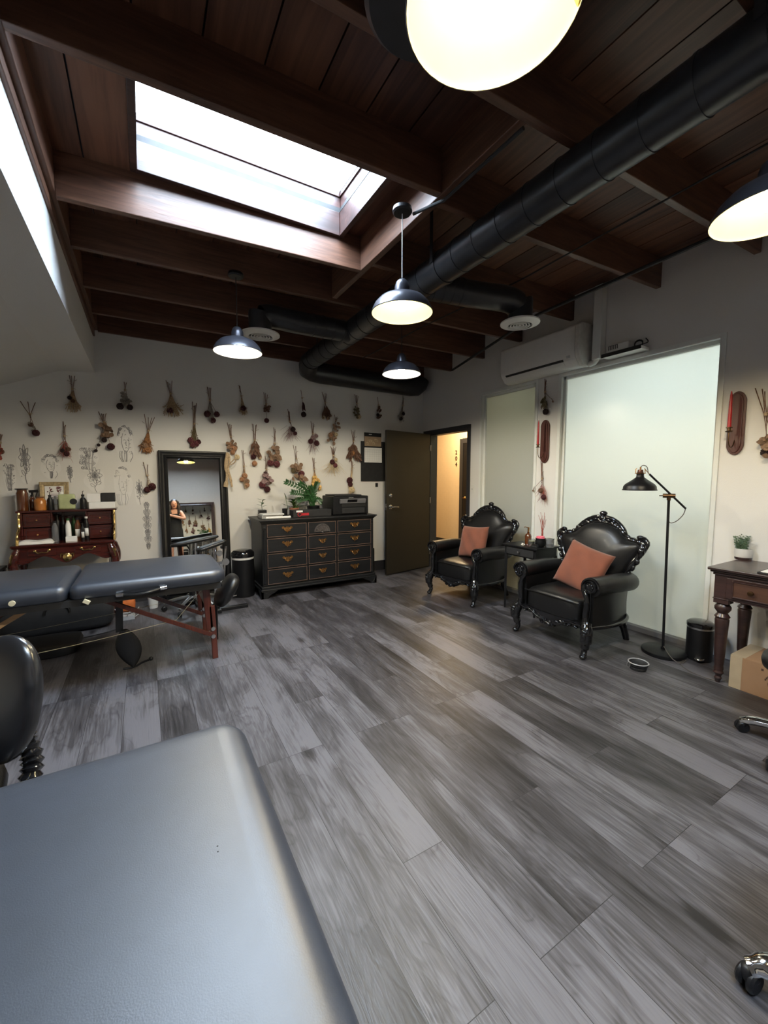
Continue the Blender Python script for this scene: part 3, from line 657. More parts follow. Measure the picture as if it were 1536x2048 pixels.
t = thing('massage_table', 'black padded massage table in the foreground, its rounded end towards the room', 'massage table', (-.2, .3, 0))
def blg(x, y): return (x+(.012*sin(pi*max(0, min(1, (y-.1)/.9))) if x > 0 else 0), y)
cushion(MB(), -.62, .207, -.75, 1.135, .66, .755, .10, .055, n=10, zr=7, bulge=blg, rcs=(.075, .09, .1, .1)).build('table_pad', M['vinyl'], t, ang=60)
mb = MB(); ring(mb, -.56, .15, -.68, 1.07, .615, .66, .02); mb.build('under_frame', M['matte'], t, smooth=False)
for x in (-.52, .11):
    for y in (-.6, 1.0):
        MB().bar((x, y, .62), (x, y, 0), .03, .05, up=(1, 0, 0)).build('leg', M['cherry'], t, smooth=False, bevel=.004)
mb = MB()
for q in ((435, 1692), (436, 1703)): p = atz(q[0], q[1], .7572); mb.ell(p, (.0016, .0016, .0008), 8, 4)
mb.build('pinhole_mark', M['inkblack'], t)

# things below and beside the far massage table
t = thing('carry_case', 'long black soft carry case lying on the floor behind the far massage table legs', 'case', (-.7, 4.75, 0))
mb = MB(); mb.ell((-.71, 4.68, .15), (.41, .19, .15), 28, 12, .35, .3); mb.build('case_body', M['matte'], t)
mb = MB(); mb.tube(arc((-.71, 4.49, .2), .09, 0, 180, 12, 'xz'), .010, n=8); mb.build('case_handle', M['leather'], t)
t = thing('carry_case', 'flat black padded board on the floor under the left end of the far massage table', 'case', (-1.1, 3.9, 0))
mb = MB(); mb.ell((-1.05, 4.12, .045), (.55, .20, .045), 24, 8, .3, .25); mb.build('case_body', M['leather'], t)
mb = MB(); q = [atz(a, b, 0) for a, b in ((236, 1222), (270, 1222))]
mb.ell(((q[0]+q[1])/2)+Vector((0, .0, .075)), (.085, .06, .085), 18, 10, .6, .5); tag(mb.build('storage_bag', M['orange']), 'small bright orange bag on the floor beneath the far massage table', 'bag')
mb = MB(); p = atz(307, 1215, 0); mb.lathe([(0, 0), (.044, 0), (.052, .125), (.046, .125), (.040, .01), (0, .01)], p, n=24); tag(mb.build('paper_cup', M['white']), 'white cup-shaped tub on the floor behind the far table handle', 'tub')
mb = MB(); p = atz(258, 1238, .0)
for k in range(5):
    a = k*1.3; mb.tube(spline([p+Vector((cos(a)*.03, sin(a)*.02, .01)), p+Vector((cos(a+1)*.09, sin(a+1)*.05, .03+.02*k)), p+Vector((cos(a+2.2)*.11, .04, .05)), p+Vector((cos(a+3)*.05, -.02, .015))], 6), .004, n=6)
mb.box(p.x-.06, p.x+.05, p.y-.03, p.y+.03, 0, .04); tag(mb.build('power_strip', M['ltgrey']), 'pale power strip with tangled cables on the floor beside the orange bag', 'power strip')
mb = MB(); p0 = atz(170, 1262, .0)
mb.tube(spline([atz(240, 1256, .006), atz(215, 1264, .006), atz(150, 1279, .006), atz(90, 1288, .006), atz(30, 1302, .006)], 6), .004, n=6); tag(mb.build('power_cable', M['matte']), 'black cable trailing over the floor below the far massage table', 'cable')
# leaf shaped pad hanging at the front of the table
t = thing('hanging_pad', 'black leaf-shaped pad on a strap hanging below the far massage table', 'pad', (-.17, 3.36, .03))
mb = MB(); mb.bar((-.185, 3.40, .60), (-.195, 3.40, .30), .02, .045, up=(1, 0, 0)); mb.build('strap', M['leather'], t, smooth=False)
def leaf(u, v):
    a = v*2*pi; z = .315-u*.285; w = .078*sin(pi*min(1, u*.93+.06))**.75
    return Vector((-.165+u*.045+cos(a)*w, 3.385+sin(a)*.018, z))
mb = MB(); mb.grid(lambda i, j: leaf(i, j), 14, 16); mb.build('pad_shell', M['leather'], t)
mb = MB(); p = Vector((-.115, 3.38, .03)); mb.tube(spline([p+Vector((-.07, 0, 0)), p+Vector((0, 0, .0)), p+Vector((.05, -.01, .025)), p+Vector((.10, -.02, .04))], 5), .008, n=8); mb.ell(p+Vector((.105, -.02, .045)), .016, 10, 8); mb.build('hook', M['black'], t)
# star base work stool behind the table
def star(mb, c, r, n, h0, rad, rot=0, flat=1):
    c = Vector(c)
    for k in range(n):
        a = rot+2*pi*k/n; d = Vector((cos(a), sin(a), 0))
        mb.tube(spline([c+Vector((0, 0, h0+.045)), c+d*r*.35+Vector((0, 0, h0+.04)), c+d*r*.8+Vector((0, 0, h0+.015)), c+d*r+Vector((0, 0, h0-.012))], 5), [rad*1.25, rad*1.1, rad, rad*.8], n=10, sx=flat)
def caster(mb, c, r, a):
    d = Vector((cos(a), sin(a), 0)); s_ = Vector((-sin(a), cos(a), 0))
    for k in (-1, 1):
        p = Vector(c)+s_*k*r*.42; mb.lathe([(0, -r*.3), (r*.8, -r*.3), (r, -r*.12), (r, r*.12), (r*.8, r*.3), (0, r*.3)], p, n=20, axis=s_)
    mb.ell(Vector(c)+Vector((0, 0, r*.45)), (r*.8, r*.8, r*.8), 14, 8)
sc = atz(385, 1205, .07)
t = thing('work_stool', 'grey star-based work stool half hidden behind the far massage table legs', 'stool', (sc.x, sc.y, 0))
mb = MB(); star(mb, (sc.x, sc.y, 0), .27, 5, .09, .016, .4); mb.build('star_base', M['steel'], t)
mb = MB(); mb.tube([(sc.x, sc.y, .10), (sc.x, sc.y, .40)], [.028, .028], n=14); mb.build('gas_column', M['black'], t)
for k in range(5):
    a = .4+2*pi*k/5; mb = MB(); caster(mb, (sc.x+cos(a)*.27, sc.y+sin(a)*.27, .027), .026, a+.5); mb.build('caster', M['black'], t)
mb = MB(); mb.ell((sc.x, sc.y, .44), (.20, .20, .045), 28, 10, .6, 1); mb.build('seat', M['leather'], t)
# adjustable arm rests in front of the mirror
ap = atz(462, 1213, 0)
t = thing('arm_rest_stand', 'black adjustable arm rest stand with a long tilted pad before the mirror', 'arm rest', (.70, 4.62, 0))
mb = MB(); mb.box(.56, .92, 4.46, 4.51, 0, .035); mb.box(.60, .64, 4.40, 4.80, 0, .035); mb.build('floor_foot', M['black'], t, smooth=False, bevel=.004)
mb = MB(); mb.tube([(.62, 4.60, .03), (.62, 4.60, .70)], .016, n=12); mb.tube([(.70, 4.62, .25), (.74, 4.64, .66)], .012, n=10); mb.build('post', M['chrome'], t)
mb = MB(); mb.lathe([(0, -.02), (.030, -.02), (.030, .02), (0, .02)], (.66, 4.57, .60), axis=(0, 1, 0), n=16); mb.lathe([(0, -.02), (.036, -.02), (.036, .02), (0, .02)], (.72, 4.58, .50), axis=(0, 1, 0), n=16); mb.ell((.66, 4.55, .42), .025, 12, 8); mb.build('clamp_knob', M['steel'], t)
pa, pb = aty(392, 1102, 4.58), aty(452, 1081, 4.62)
def padbar(mb, a, b, w, h):
    a, b = Vector(a), Vector(b); d = b-a; rot = Vector((1, 0, 0)).rotation_difference(d.normalized()).to_matrix()
    return mb.ell((a+b)/2, (d.length/2, w, h), 22, 10, .55, .45, rot=rot)
padbar(MB(), pa, pb, .065, .022).build('rest_pad', M['leather'], t)
t = thing('arm_rest_stand', 'second arm rest with a pale-topped tilted pad close to the mirror glass', 'arm rest', (.55, 4.85, 0))
padbar(MB(), aty(340, 1092, 4.9), aty(437, 1072, 4.9), .06, .020).build('rest_pad', M['leather'], t)
mb = MB(); mb.tube([(.45, 4.9, .03), (.47, 4.9, aty(400, 1085, 4.9).z)], .014, n=12); mb.build('post', M['chrome'], t)
mb = MB(); mb.box(.30, .60, 4.88, 4.92, 0, .03); mb.box(.43, .47, 4.75, 5.05, 0, .03); mb.build('floor_foot', M['black'], t, smooth=False, bevel=.004)
# face cradle pad leaning at the table end
t = thing('face_cradle', 'black oval face cradle pad leaning against the right end of the far massage table', 'head rest', (.60, 3.62, .2))
ca, cb = aty(434, 1211, 3.62), aty(472, 1149, 3.62)
d = cb-ca; rot = Vector((0, 0, 1)).rotation_difference(d.normalized()).to_matrix()
mb = MB(); mb.ell((ca+cb)/2, (.058, .15, d.length/2), 24, 14, .75, .8, rot=rot); mb.build('pad', M['leather'], t)
mb = MB(); mb.tube([ca.lerp(cb, .55)+Vector((-.03, 0, 0)), (.47, 3.6, .60)], .010, n=8); mb.tube([ca+Vector((0, .05, .01)), (ca.x+.0, 3.70, .0)], .012, n=8); mb.build('support_rod', M['black'], t)

# ================================================================ BLACK BINS
def pedal_bin(label, c, r, h, band='white', pedal=True):
    t = thing('pedal_bin', label, 'trash bin', c); c = Vector(c)
    MB().lathe([(0, 0), (r*.98, 0), (r, .02), (r, h*.80)], c, n=40).build('bin_body', M['black'], t)
    MB().lathe([(r*1.005, h*.80), (r*1.01, h*.80), (r*1.01, h*.845), (r*1.005, h*.845)], c, n=40).build('rim_band', M['plastic' if band == 'white' else 'steel'], t)
    MB().lathe([(r*1.03, h*.845), (r*1.05, h*.87), (r*1.04, h*.93), (r*.85, h*.975), (r*.5, h*.995), (0, h)], c, n=40).build('lid', M['gloss'], t)
    if pedal: mb = MB(); mb.ell(c+Vector((-r*.95, -r*.45, .03)), (.045, .03, .010), 14, 6, .6); mb.build('pedal', M['chrome'], t)
pedal_bin('tall round black pedal bin with a white liner rim between mirror and dresser', (.975, 4.96, 0), .125, .555)
pedal_bin('small round black pedal bin beside the turned leg of the desk', (3.66, 1.40, 0), .085, .305, 'steel')

# ================================================================ DRESSER
DY = 4.70; DX0, DX1 = 1.14, 2.60
t = thing('dresser', 'wide distressed black twelve-drawer dresser with brass bat-wing pulls', 'dresser', ((DX0+DX1)/2, 4.98, 0))
MB().box(DX0, DX1, DY, 5.24, .115, .872).build('carcass', M['dresser'], t, smooth=False, bevel=.004)
mb = MB(); mb.box(DX0-.035, DX1+.035, DY-.04, 5.25, .897, .915); mb.box(DX0-.022, DX1+.022, DY-.027, 5.25, .882, .897); mb.box(DX0-.01, DX1+.01, DY-.014, 5.25, .868, .882); mb.build('top', M['dresser'], t, smooth=False, bevel=.005)
mb = MB(); mb.box(DX0-.02, DX1+.02, DY-.024, 5.25, .10, .135); mb.box(DX0-.03, DX1+.03, DY-.036, 5.25, .085, .105); mb.build('plinth', M['dresser'], t, smooth=False, bevel=.006)
for sx, x in ((1, DX0-.03), (-1, DX1+.03)):
    for y, dy in ((DY-.034, 1), (5.24, -1)):
        mb = MB(); out = [(0, 0), (.075, 0), (.085, .018), (.12, .045), (.16, .06), (.20, .087), (0, .087)]
        out = [(a*sx, b) for a, b in out]
        mb.prism(out, .03*dy, Matrix.Translation((x, y, 0)))
        mb.prism([(a*dy*.8, b) for a, b in [(0, 0), (.075, 0), (.085, .018), (.12, .045), (.16, .06), (.20, .087), (0, .087)]], .03*(-sx), Matrix.Translation((x, y, 0)) @ Matrix.Rotation(R(90), 4, 'Z'))
        mb.build('foot', M['dresser'], t, smooth=False, bevel=.003)
for x in (DX0+.012, DX1-.012-.03):
    mb = MB(); mb.box(x, x+.03, DY-.012, DY, .17, .80); mb.box(x-.002, x+.032, DY-.015, DY, .815, .835); mb.box(x-.002, x+.032, DY-.015, DY, .145, .16); mb.tube([(x+.015, DY-.012, .17), (x+.015, DY-.012, .80)], .010, n=10); mb.build('corner_column', M['dresser'], t)
cols = [(1.195, 1.668), (1.692, 2.050), (2.076, 2.552)]; rows = [(.712, .858), (.535, .692), (.350, .515), (.158, .330)]
wing = [(0, .016), (.008, .036), (.016, .024), (.030, .020), (.040, .036), (.058, .034), (.066, .020), (.054, .006), (.040, .003), (.030, -.006), (.018, -.010), (.010, -.022), (0, -.042)]
wing = wing+[(-a, b) for a, b in reversed(wing[1:-1])]
for ci, (xa, xb) in enumerate(cols):
    for ri, (za, zb) in enumerate(rows):
        dr = MB().box(xa, xb, DY-.018, DY+.002, za, zb).build('drawer', M['dresser'], t, smooth=False, bevel=.005)
        mb = MB(); e = .0045; y0 = DY-.0205
        for q in ((xa, xb, za, za+e), (xa, xb, zb-e, zb), (xa, xa+e, za+e, zb-e), (xb-e, xb, za+e, zb-e)): mb.box(q[0], q[1], y0, y0+.006, q[2], q[3])
        mb.build('rubbed_edge', M['edge'], dr, smooth=False)
        cx, cz = (xa+xb)/2, (za+zb)/2+.008
        if ci == 1 and ri == 0:
            mb = MB(); cz = za+.022
            for k in range(15):
                a = R(8+164*k/14); L1 = .088
                mb.tube([(cx+cos(a)*.022, y0-.002, cz+sin(a)*.020), (cx+cos(a)*L1*.9, y0-.004, cz+sin(a)*L1*.9), (cx+cos(a)*L1, y0-.002, cz+sin(a)*L1)], [.002, .006, .0045], n=6)
            mb.tube(arc((cx, y0, cz), .094, 0, 180, 30), .004, n=6); mb.tube(arc((cx, y0, cz), .102, 0, 180, 30), .002, n=6); mb.ell((cx, y0-.006, cz), (.014, .008, .014), 12, 8)
            mb.build('carved_fan', mat('rubbed_black_carving', (.11, .095, .09), .35, var=.5, scale=90), dr)
        else:
            k = 1.0 if ci != 1 else .82
            mb = MB(); mb.prism([(a*k, b*k) for a, b in wing], -.003, Matrix.Translation((cx, y0, cz)))
            mb.tube(spline([(cx-.034*k, y0-.006, cz+.008), (cx-.030*k, y0-.016, cz-.012), (cx, y0-.020, cz-.020), (cx+.030*k, y0-.016, cz-.012), (cx+.034*k, y0-.006, cz+.008)], 5), .0035, n=6)
            for s_ in (-1, 1): mb.ell((cx+s_*.034*k, y0-.006, cz+.008), .0075, 8, 6)
            mb.build('bail_pull', M['brass'], dr)
# ---- on the dresser (top at .915)
ZT = .915
def pot(mb, c, r, h, t_=.006): return mb.lathe([(0, 0), (r*.78, 0), (r, h), (r-t_, h), (r*.72, h*.8), (0, h*.8)], c, n=24)
def leafs(mb, a, d, L, w, up=(0, 0, 1), fold=.25):
    a = Vector(a); d = Vector(d).normalized(); s_ = d.cross(Vector(up)); s_ = s_.normalized() if s_.length > 1e-3 else Vector((1, 0, 0)); n = s_.cross(d)
    prof = [(0, 0), (.2, .7), (.45, 1), (.75, .75), (1, 0)]; vs = []; 
    for u, q in prof: c = a+d*L*u-n*(L*.15*u*u); vs += [c-s_*w*q*.5+n*w*q*fold*.5, c, c+s_*w*q*.5+n*w*q*fold*.5]
    fs = []
    for i in range(4):
        o = i*3; fs += [(o, o+1, o+4, o+3), (o+1, o+2, o+5, o+4)]
    return mb.add(vs, fs)
# printer
t = thing('printer', 'black office inkjet printer on the right end of the dresser', 'printer', (2.33, 4.98, ZT))
px0, px1, py0, py1 = 2.07, 2.58, 4.80, 5.17
MB().box(px0, px1, py0, py1, ZT+.004, 1.160).build('body', M['black'], t, smooth=False, bevel=.012, seg=3)
MB().box(px0+.03, px1-.09, py0+.02, py1-.03, 1.160, 1.176).build('scanner_lid', M['matte'], t, smooth=False, bevel=.006)
MB().bar((px0+.09, py0-.012, 1.095), (px1-.05, py0-.012, 1.095), .028, .055, up=(0, -.4, 1)).build('control_panel', M['grey'], t, smooth=False, bevel=.004)
MB().bar((px0+.19, py0-.028, 1.098), (px0+.33, py0-.028, 1.098), .004, .038, up=(0, -.4, 1)).build('display', M['gloss'], t, smooth=False)
mb = MB(); mb.box(px0+.12, px1-.04, py0-.006, py0, 1.02, 1.056); mb.build('output_slot', M['inkblack'], t, smooth=False)
MB().box(px0+.12, px1-.06, py0-.010, py0, .935, 1.005).build('paper_tray', M['matte'], t, smooth=False, bevel=.004)
def text(s_, size, loc, rot, m, parent, name='printed_text', ext=.0006):
    cu = bpy.data.curves.new(name, 'FONT'); cu.body = s_; cu.size = size; cu.extrude = ext; cu.align_x = 'CENTER'; cu.align_y = 'CENTER'; cu.materials.append(m)
    o = font_mesh(name, cu); o.parent = parent; o.location = ROOTM[parent.name].inverted() @ Vector(loc); o.rotation_euler = rot; return o
text('EPSON', .022, ((px0+px1)/2+.0, py0-.002, 1.138), (R(90), 0, 0), M['ltgrey'], t)
# long black box with a red mark
p0, p1 = aty(588, 1030, 4.80), aty(668, 1026, 4.80)
t = thing('appliance_box', 'long low black box with a red round logo, beside the printer', 'box', (1.82, 4.9, ZT))
MB().box(1.545, 2.045, 4.80, 4.95, ZT, ZT+.085).build('body', M['matte'], t, smooth=False, bevel=.004)
mb = MB(); mb.box(1.585, 1.665, 4.7965, 4.80, ZT+.062, ZT+.084); mb.build('white_label', M['white'], t, smooth=False)
mb = MB(); mb.tube([(1.625+.022*cos(a*.3), 4.797, ZT+.035+.022*sin(a*.3)) for a in range(21)], .005, n=6, closed=True); mb.box(1.655, 1.745, 4.7965, 4.80, ZT+.02, ZT+.05); mb.build('red_logo', M['red'], t)
t = thing('paper_tray', 'light grey flat tray with papers and a rolled white sheet on the dresser', 'tray', (1.3, 4.88, ZT))
MB().box(1.17, 1.42, 4.80, 5.0, ZT, ZT+.045).build('tray', M['ltgrey'], t, smooth=False, bevel=.005)
MB().box(1.18, 1.43, 4.785, 4.98, ZT+.045, ZT+.055).build('paper_stack', M['white'], t, smooth=False)
tag(MB().tube([(1.20, 4.745, ZT+.016), (1.49, 4.735, ZT+.016)], [.014, .016], n=16).build('paper_roll', M['white']), 'white rolled sheet lying along the front edge of the dresser', 'paper roll')
tag(MB().lathe([(0, 0), (.028, 0), (.034, .10), (.028, .10), (.02, .02), (0, .02)], (1.50, 4.99, ZT), n=16).build('pencil_cup', M['black']), 'small black cup on the dresser in front of the leafy plants', 'cup')
t = thing('potted_plant', 'small seedling in a square black pot on the left end of the dresser', 'plant', (1.25, 5.10, ZT+.05))
MB().box(1.205, 1.295, 5.055, 5.145, ZT+.0, ZT+.085).build('pot', M['black'], t, smooth=False, bevel=.004)
mb = MB(); mb.tube([(1.25, 5.10, ZT+.08), (1.245, 5.10, ZT+.16), (1.26, 5.09, ZT+.21)], .0035, n=6)
for a, z, L in ((0, .12, .07), (2.6, .13, .075), (1.2, .15, .05), (3.6, .17, .06), (5.2, .19, .07), (.4, .2, .055), (2.9, .205, .065)):
    leafs(mb, (1.25, 5.10, ZT+z), (cos(a), sin(a)*.5, .45), L, .035)
mb.build('foliage', M['dkgreen'], t)
t = thing('potted_plant', 'bright green leafy plant in a clay pot on the dresser', 'plant', (1.62, 5.05, ZT))
pot(MB(), (1.64, 5.05, ZT), .062, .10).build('pot', M['terracotta'], t)
mb = MB(); r2 = random.Random(3)
for k in range(34):
    a = r2.uniform(0, 2*pi); e = r2.uniform(.1, 1.1); q = Vector((1.64+cos(a)*.06*e, 5.05+sin(a)*.05*e, ZT+.10+r2.uniform(.0, .10)))
    mb.tube([(1.64, 5.05, ZT+.09), q], .002, n=4); leafs(mb, q, (cos(a), sin(a)*.7, .5), r2.uniform(.05, .08), r2.uniform(.025, .04))
mb.tube([(1.56, 5.05, ZT+.08), (1.535, 5.05, ZT+.21)], .003, n=5); leafs(mb, (1.535, 5.05, ZT+.20), (-.1, 0, 1), .10, .05); leafs(mb, (1.54, 5.05, ZT+.13), (-1, 0, .6), .08, .04); leafs(mb, (1.54, 5.05, ZT+.11), (1, -.3, .4), .07, .04)
mb.build('foliage', M['green'], t)
t = thing('potted_plant', 'tall dark glossy feather-leaved plant in a black pot behind the low black box', 'plant', (1.90, 5.06, ZT))
pot(MB(), (1.90, 5.06, ZT), .085, .12).build('pot', M['black'], t)
mb = MB(); tips = [(573, 965), (585, 985), (600, 968), (620, 975), (634, 968), (640, 1003), (598, 1000), (612, 985)]
for k, (qx, qy) in enumerate(tips):
    tp = aty(qx, qy, 5.0+.02*(k % 3)); b_ = Vector((1.90+.008*(k-4), 5.06, ZT+.10)); mid = b_.lerp(tp, .5)+Vector(((tp.x-b_.x)*-.18, 0, .06))
    pts = spline([b_, mid, tp], 7); mb.tube(pts, [.006, .003], n=6)
    for i in range(4, len(pts)):
        dd = (pts[min(i+1, len(pts)-1)]-pts[i-1]).normalized()
        for s_ in (-1, 1): leafs(mb, pts[i], dd*.5+Vector((s_*.65*dd.z+.1*s_, -.35, -s_*.65*dd.x+.12)), .052, .023, up=(0, -1, .2))
    leafs(mb, pts[-1], pts[-1]-pts[-2], .045, .020, up=(0, -1, .2))
mb.build('foliage', M['dkgreen'], t)
tag(MB().box(2.68, 2.80, 5.02, 5.16, 0, .40).build('waste_box', M['black'], smooth=False, bevel=.015), 'black upright box on the floor between the dresser and the open door', 'box')

# ================================================================ LEANING MIRROR
t = thing('standing_mirror', 'tall black-framed mirror leaning on the back wall between desk and dresser', 'mirror', (.515, 5.22, 0))
th = R(4.0); MT = Vector((.515, 5.285, 1.705))
Q = Matrix.Translation(MT) @ Matrix.Rotation(R(-.9), 4, 'Z') @ Matrix.Rotation(-th, 4, 'X')
# local frame: x right, z up along the leaning plane, y into the wall
def mframe(Q, w, h, fw, prof, t, mname='black'):
    mb = MB(); n = len(prof)
    cs = [(-w/2, 0), (w/2, 0), (w/2, -h), (-w/2, -h)]; dirs = [(1, -1), (-1, -1), (-1, 1), (1, 1)]
    vs = []
    for (x, z), (dx, dz) in zip(cs, dirs):
        for a, d in prof: vs.append(Q @ Vector((x+dx*a, -d, z+dz*a)))
    fs = [(i*n+j, i*n+(j+1) % n, ((i+1) % 4)*n+(j+1) % n, ((i+1) % 4)*n+j) for i in range(4) for j in range(n)]
    mb.add(vs, fs); mb.build('frame', M[mname], t, ang=30)
    mb = MB(); mb.T = Q; mb.box(-w/2+fw-.004, w/2-fw+.004, -.008, -.002, -h+fw-.004, -fw+.004); mb.build('mirror_glass', M['mirror'], t, smooth=False)
fprof = [(0, 0), (0, .024), (.006, .030), (.018, .030), (.026, .024), (.050, .020), (.062, .026), (.074, .030), (.084, .022), (.090, .010), (.092, 0)]
mframe(Q, .725, 1.71, .092, fprof, t)
# twine hank over the corner
t = thing('twine_hank', 'tan twine and cloth hank hung over the top right corner of the leaning mirror', 'twine', (.86, 5.2, 1.5))
pc = [aty(x, y, 5.215) for x, y in ((455, 905), (452, 930), (454, 952), (451, 974))]
mb = MB(); mb.tube(spline(pc, 5), [.018, .022, .015, .026], n=12, sx=.6); mb.tube(spline([aty(x, y, 5.21) for x, y in ((458, 908), (459, 925), (456, 940), (461, 958), (464, 974))], 5), [.012, .010, .016, .012], n=10, sx=.6); mb.build('wound_twine', M['f_straw'], t)
mb = MB(); mb.tube(spline([aty(x, y, 5.20) for x, y in ((455, 935), (462, 925), (471, 917), (470, 924), (461, 930))], 5), .006, n=6); mb.build('loose_end', M['f_straw'], t)
# second framed mirror on the wall behind the camera
t = thing('wall_mirror', 'dark-framed mirror on the opposite wall, seen only as a reflection', 'mirror', (1.02, FY+.03, .0))
Q = Matrix.Translation((1.02, FY+.04, 1.73)) @ Matrix.Rotation(R(180), 4, 'Z') @ Matrix.Rotation(R(-1.0), 4, 'X')
mframe(Q, .95, 1.70, .092, fprof, t, 'walnut')
# ================================================================ BAROQUE ARMCHAIRS
def armchair(label, loc, rz):
    t = thing('armchair', label, 'armchair', loc, rz, 'carved black leather armchairs')
    def B(mb, name, m, par=None, **k):
        mb.world = False; return mb.build(name, M[m], par or t, **k)
    # local: x across, -y front, z up
    mb = MB(); mb.ell((0, -.035, .335), (.275, .285, .105), 40, 20, .38, .32)
    for v_i, v in enumerate(mb.v):
        if v.z > .36: v.z += .012*(1-(v.x/.28)**2)
        if v.y < -.2: v.y -= .02*(1-(v.x/.28)**2)
    seat = B(mb, 'seat', 'leather', ang=70)
    mb = MB(); mb.tube([Vector((x/100*.262, -.318-.02*(1-(x/100)**2), .408+.010*(1-(x/100)**2))) for x in range(-100, 101, 20)], .006, n=6); B(mb, 'piping', 'leather', seat)
    # carved front rail with shell and leaves
    mb = MB(); ap = []
    for i in range(41):
        u = -1+i/20; ap.append((u*.30, .215-.012*abs(sin(u*6))-.055*math.exp(-(u/.36)**2)+.018*abs(u)))
    mb.prism([(a, b) for a, b in ap]+[(.30, .262), (-.30, .262)], .045, Matrix.Translation((0, -.325, 0)))
    r2 = random.Random(5)
    for i in range(46):
        u = r2.gauss(0, .42)
        if abs(u) > .95: continue
        zz = .232-.05*math.exp(-(u/.36)**2)+r2.uniform(-.012, .014)
        mb.ell((u*.30, -.332, zz), (r2.uniform(.010, .022), .010, r2.uniform(.006, .013)), 8, 6, rot=Euler((0, r2.uniform(-1.2, 1.2), 0)))
    for s_ in (-1, 1):
        mb.tube([(s_*(.05+.05*k), -.336, .20+.013*k-.012*sin(k*1.7)) for k in range(6)], [.012, .010, .008, .007, .006, .005], n=8)
        mb.tube(arc((s_*.055, -.338, .185), .018, 0, 300, 12), .006, n=6)
    mb.ell((0, -.34, .172), (.030, .014, .020), 12, 8)
    B(mb, 'apron', 'gloss', ang=60)
    for s_ in (-1, 1):
        # front cabriole leg
        mb = MB(); pts = [(s_*.325, -.300, .27), (s_*.345, -.325, .215), (s_*.352, -.335, .165), (s_*.340, -.325, .105), (s_*.330, -.318, .060), (s_*.333, -.330, .030), (s_*.336, -.338, .016)]
        mb.tube(spline(pts, 5), [.040, .046, .043, .031, .022, .023, .026], n=14)
        mb.ell((s_*.336, -.345, .018), (.026, .026, .018), 12, 8); mb.ell((s_*.352, -.372, .185), (.022, .014, .035), 10, 8); mb.ell((s_*.352, -.366, .225), (.030, .018, .018), 10, 8)
        B(mb, 'leg', 'gloss', ang=60)
        # raked rear leg
        mb = MB(); mb.tube(spline([(s_*.265, .25, .27), (s_*.268, .275, .17), (s_*.272, .32, .07), (s_*.275, .345, .0)], 5), [.036, .032, .027, .025], n=12); B(mb, 'leg', 'gloss')
        # upholstered arm: flaring roll on a curved side
        mb = MB(); n = 12
        rollp = [(s_*.345, -.285, .560), (s_*.352, -.18, .563), (s_*.360, -.05, .562), (s_*.362, .08, .556), (s_*.350, .20, .545), (s_*.31, .27, .53)]
        mb.tube(spline(rollp, 5), [.076, .073, .073, .075, .074, .055], n=18)
        def sidep(u, v):
            y = -.275+u*.545; x = s_*(.335+.03*sin(u*pi)-.055*u*u); z = .235+v*.33
            return Vector((x+s_*(.018*v-.012*sin(v*pi)), y, z))
        for off in (0,):
            def outer(u, v): p = sidep(u, v); p.x += s_*.028; return p
            def inner(u, v): p = sidep(u, v); p.x -= s_*.050; return p
            mb.grid(outer, 10, 6); mb.grid(inner, 10, 6)
            mb.grid(lambda u, v: inner(0, v).lerp(outer(0, v), u), 2, 6); mb.grid(lambda u, v: inner(1, v).lerp(outer(1, v), u), 2, 6)
            mb.grid(lambda u, v: inner(u, 0).lerp(outer(u, 0), v), 10, 1)
        arm = B(mb, 'armrest', 'leather', ang=60)
        # carved facing: scroll at the roll end, running down to the leg
        mb = MB()
        mb.lathe([(0, .012), (.020, .014), (.026, .004), (.040, .002), (.046, .010), (.052, .0), (.052, -.01), (0, -.01)], (s_*.345, -.298, .560), axis=(0, -1, 0), n=24)
        for k in range(7):
            a = 2*pi*k/7; mb.ell((s_*.345+cos(a)*.022, -.306, .560+sin(a)*.022), (.009, .007, .009), 8, 6)
        mb.tube(spline([(s_*.292, -.298, .575), (s_*.290, -.300, .53), (s_*.318, -.302, .48), (s_*.325, -.303, .42), (s_*.316, -.305, .34), (s_*.325, -.307, .27), (s_*.345, -.318, .23)], 5), [.014, .018, .020, .022, .021, .026, .030], n=10)
        mb.tube([Vector((s_*.345+cos(a)*.068, -.300, .560+sin(a)*.068)) for a in [R(-60+i*15) if s_ < 0 else R(240-i*15) for i in range(17)]], .009, n=8)
        B(mb, 'carved_scroll', 'gloss', arm)
        mb = MB()
        for k in range(26):
            z = .30+k*.0095; mb.ell((s_*(.345+.012*sin((z-.3)*12)), -.304, z), .0038, 6, 4)
        B(mb, 'nailhead_trim', 'gloss', arm)
        # side rail that catches the light
        mb = MB(); mb.tube(spline([(s_*.352, -.28, .238), (s_*.385, -.10, .232), (s_*.385, .08, .232), (s_*.34, .22, .238), (s_*.27, .28, .25)], 6), .017, n=10); B(mb, 'side_rail', 'gloss')
    # back
    mb = MB()
    TB = Matrix.Translation((0, .235, .40)) @ Matrix.Rotation(R(-13), 4, 'X')
    half = [(.235, -.10), (.240, .03), (.250, .12), (.285, .22), (.335, .32), (.372, .41), (.365, .455), (.318, .468), (.262, .478), (.215, .515), (.16, .565), (.09, .595), (0, .605)]
    hs = [(p.x, p.z) for p in spline([(a, 0, b) for a, b in half], 4)]
    full = hs+[(-a, b) for a, b in reversed(hs[:-1])]
    cx, cz = 0, .28
    def bk(f, d): return [TB @ Vector(((a-cx)*f, d, (b-cz)*f+cz)) for a, b in full]
    rings_ = [bk(1, .02), bk(1, -.02), bk(.93, -.055), bk(.75, -.078), bk(.45, -.088), bk(.1, -.09)]
    rb = [bk(1, .02), bk(.9, .045), bk(.1, .05)]
